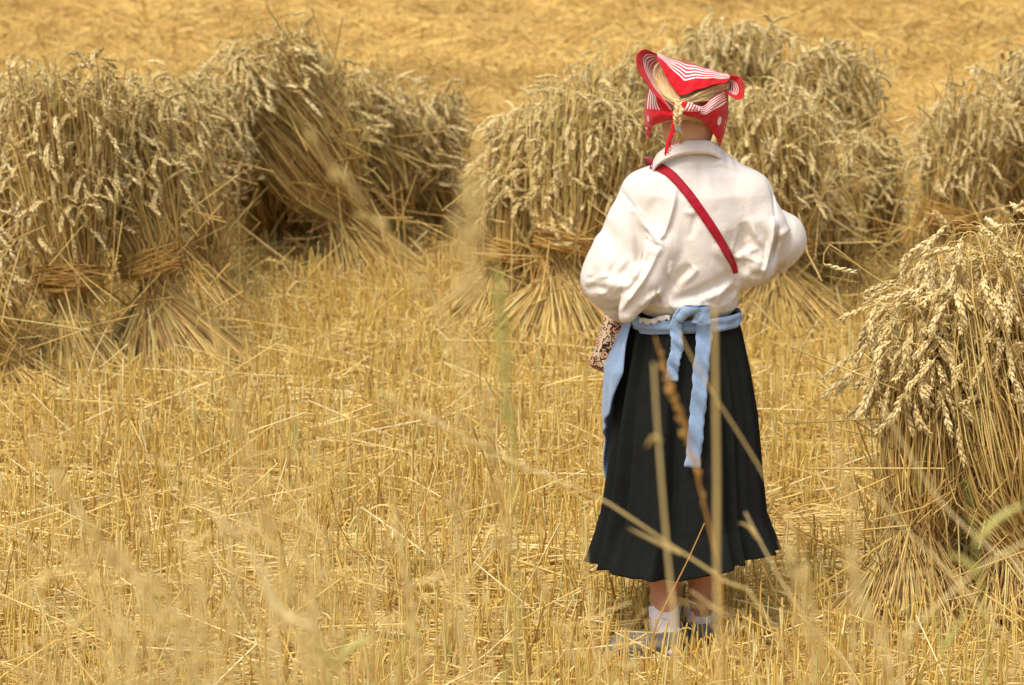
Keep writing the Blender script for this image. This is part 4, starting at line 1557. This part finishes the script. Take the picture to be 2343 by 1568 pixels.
G[-1, 20:, 0] += fr_.normal(0, .0016, 20)
tail = obj("tie_end", G.reshape(-1, 3), grid_faces(6, 40), REDCLOTH, scarf, solid=.003)
# frayed threads on its edge
k = 26
s0 = c1(830, 890, 8.908)[None] + (c1(772, 1010, 8.92) - c1(830, 890, 8.908))[None] * fr_.random((k, 1))
pth = np.stack([s0, s0 + fr_.normal(0, .003, (k, 3)) + A([.003, -.001, -.003]), s0 + fr_.normal(0, .004, (k, 3)) + A([.005, -.001, -.008])], 1)
obj("fringe", *tubes(pth, .0005, 3), REDCLOTH, tail)

# ---- hair drawn together at the nape, and the plait
hr_rows = [
    R_((690, 230, 9.03), (800, 230, 9.01), (900, 250, 9.0), (1000, 280, 9.0), (1150, 330, 9.01), (1300, 400, 9.03)),
    R_((655, 380, 9.02), (750, 400, 8.968), (860, 430, 8.948), (960, 440, 8.948), (1120, 440, 8.968), (1290, 460, 9.01)),
    R_((690, 520, 8.995), (780, 540, 8.955), (870, 560, 8.932), (950, 555, 8.932), (1080, 545, 8.958), (1270, 540, 9.0)),
    R_((770, 650, 8.97), (820, 640, 8.945), (880, 625, 8.922), (930, 620, 8.922), (1000, 620, 8.945), (1210, 640, 8.99)),
    R_((660, 770, 9.03), (760, 750, 8.985), (860, 730, 8.965), (960, 730, 8.965), (1100, 760, 8.98), (1200, 830, 9.02))]
hm = MB()
G, F_ = patch(hr_rows, 60, 50)
hm.add(G.reshape(-1, 3), F_)
hr = np.random.default_rng(5)
paths = []
conv = lambda: c1(895 + hr.normal(0, 14), 592 + hr.normal(0, 12), 8.912 + hr.normal(0, .004))
for i in range(420):
    left = hr.random() < .5
    if left:
        q = hr.random()
        a = c1(665 + 170 * q + hr.normal(0, 6), 470 - 215 * q ** .6 + hr.normal(0, 10), 8.99 - .02 * q)
        m = c1(745 + 95 * q, 545 - 120 * q, 8.942 - .012 * q + hr.normal(0, .003))
    else:
        q = hr.random()
        a = c1(1280 - 60 * q + hr.normal(0, 8), 420 + 160 * q + hr.normal(0, 8), 8.985)
        m = c1(1090 + hr.normal(0, 10), 480 + 95 * q, 8.935 + hr.normal(0, .003))
    paths.append(spline([a, m, conv()], 9))
pp = A(paths)
hm.add(*tubes(pp, hr.uniform(.0007, .0019, len(pp))[:, None] * np.ones((1, 9)), 4))
# fine flyaway hairs
k = 60
s0 = np.stack([c1(hr.uniform(800, 1110), hr.uniform(725, 775), 8.965) for _ in range(k)])
pth = np.stack([s0, s0 + hr.normal(0, .006, (k, 3)), s0 + hr.normal(0, .009, (k, 3)) + A([0, -.002, -.012])], 1)
hm.add(*tubes(pth, .00035, 3))
hair = hm.build("hair", HAIR, girl)
pm = MB()
ctr = spline([c1(893, 580, 8.898), c1(885, 640, 8.885), c1(872, 700, 8.884), c1(872, 778, 8.896)], 60)
tt = np.linspace(0, 1, 60)
for k in range(3):
    ph = 2 * math.pi * k / 3
    w = .0100 - .0040 * tt
    off = np.stack([w * np.sin(tt * 14 + ph), .006 * np.sin(2 * (tt * 14 + ph)), 0 * tt], -1)
    for j in range(9):
        jit = hr.normal(0, .0011, 3)
        pm.add(*tubes((ctr + off + jit)[None], (.0040 - .0011 * tt)[None], 5, ref=A([[0, 1.0, 0]])))
plait = pm.build("plait", HAIR, hair)
tm = MB()
k = 70
e = np.stack([c1(900 + hr.normal(0, 16), 915 + hr.normal(0, 16), 8.915 + hr.normal(0, .006)) for _ in range(k)])
s0 = np.stack([c1(874 + hr.normal(0, 5), 790, 8.897 + hr.normal(0, .003)) for _ in range(k)])
m_ = s0 * .5 + e * .5 + np.stack([hr.normal(0, .0035, k), hr.normal(-.004, .003, k), np.zeros(k)], -1)
tm.add(*tubes(np.stack([s0, m_, e], 1), np.full((k, 3), .0010) * A([[1.2, 1.1, .4]]), 4))
tm.build("plait_tip", HAIR, hair)
em = MB()
em.add(*tubes(np.stack([c1(874, 768, 8.893), c1(875, 786, 8.895), c1(876, 803, 8.897)])[None], .0075, 12, ref=A([[0, 1.0, 0]])))
em.build("hair_elastic", ELASTIC, hair)
er = Field(c1(640, 900, 8.95), c1(720, 840, 9.06), .0015)
er.ball(c1(668, 868, 8.985), .0042, .001)
obj("earring", *er.surface(1), mat_cloth("green_bead", (.12, .36, .26), rough=.2, sheen=0), girl)

# ---- printed cloth bag held at the girl's left side
bg_loc = P(1395, 850, 9.2)
bag = thing("cloth_bag", "beige cloth bag printed with dark red rings, held beneath the girl's left sleeve", "bag", bg_loc)
rows = []
for py, l, r, d in [(700, 1402, 1466, .016), (722, 1384, 1462, .028), (770, 1370, 1465, .042), (815, 1354, 1460, .048), (840, 1346, 1450, .042), (856, 1372, 1440, .012)]:
    c = P((l + r) / 2, py, 9.235)
    a = (r - l) / 2 / 890
    rows.append([c + A([a * math.copysign(abs(math.cos(q)) ** .7, math.cos(q)) + .004 * math.sin(q * 5 + py), d * math.sin(q) + .003 * math.sin(q * 7 + py * .05), .010 * math.cos(q) * (py > 820) * -1]) for q in np.linspace(0, 2 * math.pi, 24, endpoint=False)])
G, F_ = patch(rows, 60, 40, True)
obj("pouch", G.reshape(-1, 3), F_, BAG, bag, solid=.002)


# ------------------------------------------------------------------ tall dry grass on the bank between the photographer and the girl
gr = np.random.default_rng(21)


def grass(label, path, Y, r=.0022, head=None, mat=GRASS, blade=None, name="grass_stalk", cat="grass stalk", lean=0.0, bladewidth=.008):
    """path: top to bottom as seen in the photo at depth Y; the stem goes on down to the ground"""
    if Y < 7:
        Y, r, bladewidth = Y * .76, r * .52, bladewidth * .7
    pts = [P(x, y, Y) for x, y in path]
    last, prev = pts[-1], pts[-2]
    d = last - prev
    d = d / max(np.linalg.norm(d), 1e-6)
    gz = float(bank(Y))
    h = last[2] - gz
    x = last[0] + np.clip(d[0] / max(-d[2], .25), -1.2, 1.2) * h * .45
    if h > .05:
        pts.append(A([(last[0] * .45 + x * .55), Y + .01, gz + h * .45]))
    pts.append(A([x, Y + .02, gz - .01]))
    c = spline(pts, 30)
    rt = thing(name, label, cat, (c[-1][0], c[-1][1], gz), "tall dry grass in front of the girl")
    obj("stem", *tubes(c[None], (r * np.linspace(.55, 1.2, 30))[None], 6, ref=A([[0, 1.0, 0]])), mat, rt)
    if head:
        kind, n, L, spread = head
        mb = MB()
        # spikelets crowded along the top of the stem
        seg = np.linspace(0, 1, 30) * np.linalg.norm(np.diff(c, axis=0), axis=1).sum()
        for i in range(n):
            s = L * (i / n)
            j = min(28, int(np.searchsorted(seg, s)))
            p = c[j] + (c[j + 1] - c[j]) * gr.random()
            up = norm(c[max(j - 1, 0)] - c[j + 1])
            o = gr.normal(0, 1, 3)
            o = norm(o - up * (o @ up))
            env = math.sin(math.pi * min(1, (s / L) * .85 + .12))
            q = p + o * spread * env * gr.uniform(.3, 1) + up * spread * gr.uniform(.2, 1.0)
            if kind == 'panicle':
                mb.add(*tubes(np.stack([p, (p + q) / 2 + up * .004, q])[None], .0004, 3))
            sl = gr.uniform(.007, .013)
            w = .0022 if kind == 'panicle' else .0026
            dd = norm(up + o * .45)
            e1 = norm(np.cross(dd, o) + 1e-6)
            e2 = np.cross(dd, e1)
            an = np.arange(4) * math.pi / 2
            V = np.concatenate([q + dd * sl * t + w * k * (np.cos(an)[:, None] * e1 + np.sin(an)[:, None] * e2) for t, k in ((0, .3), (.4, 1), (1, .1))])
            idx = np.arange(12).reshape(3, 4)
            a_, b_ = idx[:-1], idx[1:]
            mb.add(V, np.stack([a_, np.roll(a_, -1, 1), np.roll(b_, -1, 1), b_], -1).reshape(-1, 4))
        mb.build("seed_head", mat, rt)
    for bp in (blade or []):
        q = spline([P(x, y, Y + .015) for x, y in bp], 14)
        w = bladewidth * A([np.interp(t, [0, .3, .8, 1], [.6, 1, .6, .05]) for t in np.linspace(0, 1, 14)])
        t = norm(np.gradient(q, axis=0))
        side = norm(np.cross(t, A([0, 1.0, 0])) + A([0, .35, 0]))
        obj("blade", *ribbons(q[None], w[None], side[None]), mat, rt, solid=.0004)
    return rt


SP, PA = 'spike', 'panicle'
for a in [
    dict(label="thick pale stalk upright before the skirt, just right of the long blue tie end", path=[(1634, 700), (1637, 900), (1640, 1100), (1640, 1330), (1646, 1568)], Y=4.7, r=.0065),
    dict(label="pale blurred stalk with a short side leaf in front of the middle of the skirt", path=[(1495, 830), (1503, 960), (1515, 1120), (1530, 1300), (1545, 1480)], Y=5.0, r=.0050, blade=[[(1513, 1010), (1496, 1000), (1478, 1025)]]),
    dict(label="dry brown stalk curving across the skirt past the long blue tie end", path=[(1498, 770), (1530, 870), (1556, 945), (1585, 1050), (1612, 1160), (1640, 1290), (1655, 1420)], Y=5.6, r=.0038, mat=GRASSB, head=(SP, 60, .16, .004)),
    dict(label="long bent pale stalk slanting from the stubble across the lower skirt", path=[(860, 895), (960, 945), (1070, 1005), (1190, 1065), (1380, 1145), (1500, 1225), (1600, 1290), (1660, 1330), (1760, 1420)], Y=6.0, r=.0042, blade=[[(1560, 1270), (1490, 1235), (1436, 1208)]], head=(SP, 46, .22, .005)),
    dict(label="thin pale stalk slanting right across the skirt from the blue tie", path=[(1553, 760), (1600, 850), (1660, 945), (1720, 1040), (1765, 1120), (1830, 1250)], Y=5.9, r=.0034),
    dict(label="pale forked stalk bending away right of the skirt hem", path=[(1705, 1172), (1745, 1250), (1800, 1350), (1870, 1450), (1960, 1568)], Y=6.2, r=.0044, blade=[[(1740, 1240), (1712, 1205), (1690, 1196)]]),
    dict(label="long pale stalk slanting right in front of the nearest sheaves", path=[(2022, 935), (2075, 1030), (2130, 1120), (2200, 1200), (2270, 1260), (2360, 1350)], Y=5.6, r=.0046),
    dict(label="second pale stalk slanting low across the butts of the near sheaf", path=[(2000, 1130), (2090, 1230), (2190, 1330), (2280, 1440), (2350, 1540)], Y=5.6, r=.0044),
    dict(label="pale upright stalk with a small side shoot in the left middle of the stubble", path=[(893, 1110), (905, 1190), (920, 1270), (938, 1390), (955, 1500), (968, 1600)], Y=5.2, r=.0066, head=(SP, 40, .20, .004), blade=[[(935, 1340), (990, 1325), (1045, 1302)]]),
    dict(label="broad blurred stalk slanting down at the far left of the stubble", path=[(62, 985), (120, 1080), (190, 1190), (260, 1265), (330, 1335), (420, 1430)], Y=4.7, r=.0062, head=(SP, 60, .30, .008)),
    dict(label="faint blurred seed head drooping at the far left low corner", path=[(-10, 1395), (60, 1350), (130, 1305), (210, 1275), (300, 1300)], Y=4.6, r=.004, head=(PA, 60, .2, .014)),
    dict(label="blurred stalk bowed over the left stubble below the foremost sheaf", path=[(480, 720), (520, 850), (555, 1010), (600, 1160), (655, 1330), (705, 1500)], Y=4.2, r=.0042, head=(PA, 40, .20, .012)),
    dict(label="olive brown seed head drooping before the left stook's right-hand sheaves", path=[(700, 310), (760, 380), (830, 470), (905, 570), (985, 660), (1050, 780), (1110, 950), (1150, 1150)], Y=4.0, r=.0026, head=(PA, 70, .40, .010)),
    dict(label="green upright stalk in front of the gap beside the middle sheaf butts", path=[(1128, 560), (1140, 680), (1150, 780), (1160, 900), (1172, 1040), (1180, 1200)], Y=4.3, r=.0034, mat=GRASSG, head=(SP, 50, .16, .006)),
    dict(label="pale fluffy seed head blurred between the two stooks", path=[(1108, 320), (1096, 365), (1085, 430), (1075, 560), (1068, 750), (1060, 1000)], Y=3.4, r=.0016, head=(PA, 60, .075, .014)),
    dict(label="green blade rising from the bottom edge left of the girl", path=[(945, 1380), (930, 1440), (918, 1500), (905, 1590)], Y=5.4, r=.0050, mat=GRASSG),
    dict(label="green blade at the bottom edge between the girl and the pale upright stalk", path=[(1190, 1390), (1180, 1450), (1165, 1510), (1150, 1600)], Y=5.2, r=.0050, mat=GRASSG),
    dict(label="pale stalk standing left of the girl's shoes", path=[(1330, 1180), (1340, 1290), (1352, 1400), (1366, 1570)], Y=5.0, r=.0042),
    dict(label="bright green blade at the bottom right before the near sheaf", path=[(2135, 1385), (2142, 1440), (2155, 1500), (2165, 1600)], Y=5.0, r=.0055, mat=GRASSG, blade=[[(2150, 1500), (2185, 1440), (2215, 1395)]]),
    dict(label="olive stalk with broad leaves at the right edge over the nearest sheaf", path=[(2210, 1090), (2225, 1190), (2240, 1300), (2250, 1450), (2255, 1590)], Y=4.6, r=.0034, mat=GRASSG, blade=[[(2230, 1250), (2280, 1190), (2350, 1150)], [(2240, 1320), (2200, 1280), (2160, 1275)]], bladewidth=.012),
    dict(label="pale stalk leaning left across the near sheaf's dark hollow", path=[(2350, 1240), (2290, 1270), (2230, 1310), (2150, 1380), (2090, 1440), (2060, 1560)], Y=5.0, r=.0046),
    dict(label="blurred pale stalk right of the skirt leaning toward the hem", path=[(1900, 960), (1925, 1060), (1950, 1180), (1960, 1300), (1950, 1450)], Y=5.0, r=.0040, head=(PA, 50, .2, .010)),
    dict(label="drooping blurred stalk low left with a broad bent leaf", path=[(445, 1125), (500, 1190), (560, 1240), (600, 1320), (625, 1430), (640, 1580)], Y=4.5, r=.0055, blade=[[(600, 1320), (640, 1400), (730, 1440)]], bladewidth=.014),
    dict(label="pale tuft stalk at the bottom left with a feathery head", path=[(690, 1350), (715, 1420), (735, 1480), (750, 1590)], Y=4.6, r=.0035, head=(PA, 45, .16, .022)),
    dict(label="low green leaf tuft at the bottom left of the frame", path=[(800, 1440), (780, 1490), (760, 1540), (750, 1620)], Y=4.8, r=.0040, mat=GRASSG, blade=[[(770, 1520), (820, 1470), (860, 1465)], [(770, 1530), (730, 1490), (700, 1490)]], bladewidth=.014),
    dict(label="pale stalk with feathery head at the bottom edge under the left stubble", path=[(300, 1330), (340, 1400), (365, 1470), (380, 1590)], Y=4.4, r=.0035, head=(PA, 40, .16, .020)),
    dict(label="pale blurred stalk at the bottom edge right of the girl's shoes", path=[(1800, 1210), (1830, 1330), (1850, 1430), (1865, 1590)], Y=4.6, r=.0038, head=(PA, 60, .15, .012)),
    dict(label="pale blurred stalk leaning right at the bottom before the near sheaf", path=[(1930, 1250), (1965, 1350), (2010, 1450), (2040, 1590)], Y=4.5, r=.0050, head=(SP, 60, .2, .008)),
    dict(label="thin crisp straw leaning before the hem between the girl's legs", path=[(1612, 1197), (1577, 1275), (1545, 1340), (1515, 1400), (1497, 1445)], Y=8.55, r=.0026, mat=GRASSB),
]:
    grass(**a)


# ---- the loose fringe of bleached grass right in front of the lens: a blur nobody could count
def fringe():
    r = np.random.default_rng(33)
    n = 105
    mb = MB()
    for i in range(n):
        Y = r.uniform(3.3, 5.2)
        px = r.choice([r.normal(450, 330), r.normal(430, 330), r.uniform(0, 2343)])
        py = r.uniform(1080, 1540) if px < 1250 else r.uniform(1330, 1550)
        top = P(px, py, Y)
        gz = float(bank(Y))
        h = top[2] - gz
        base = A([top[0] + r.normal(0, .16) * h, Y + r.normal(0, .05), gz - .01])
        mid = base * .45 + top * .55 + A([r.normal(0, .04), 0, .03])
        tip = top + A([r.normal(0, .05), r.normal(0, .02), -r.uniform(-.04, .05)])
        c = spline([base, mid, top, tip], 12)
        mb.add(*tubes(c[None], (r.uniform(.0014, .0026) * np.linspace(1.2, .5, 12))[None], 3, ref=A([[0, 1.0, 0]])))
        k = int(r.integers(0, 16))
        for j in range(k):
            q = c[11] + (c[8] - c[11]) * r.random()
            d = norm(A([r.normal(0, 1), r.normal(0, 1), r.normal(.6, .6)]))
            mb.add(*tubes(np.stack([q, q + d * .008, q + d * .016])[None], A([[.0004, .0014, .0002]]), 4))
    o = mb.build("grass_fringe", GRASS)
    stuff(o, "blurred bleached grass close in front along the lower frame", "grass")


fringe()
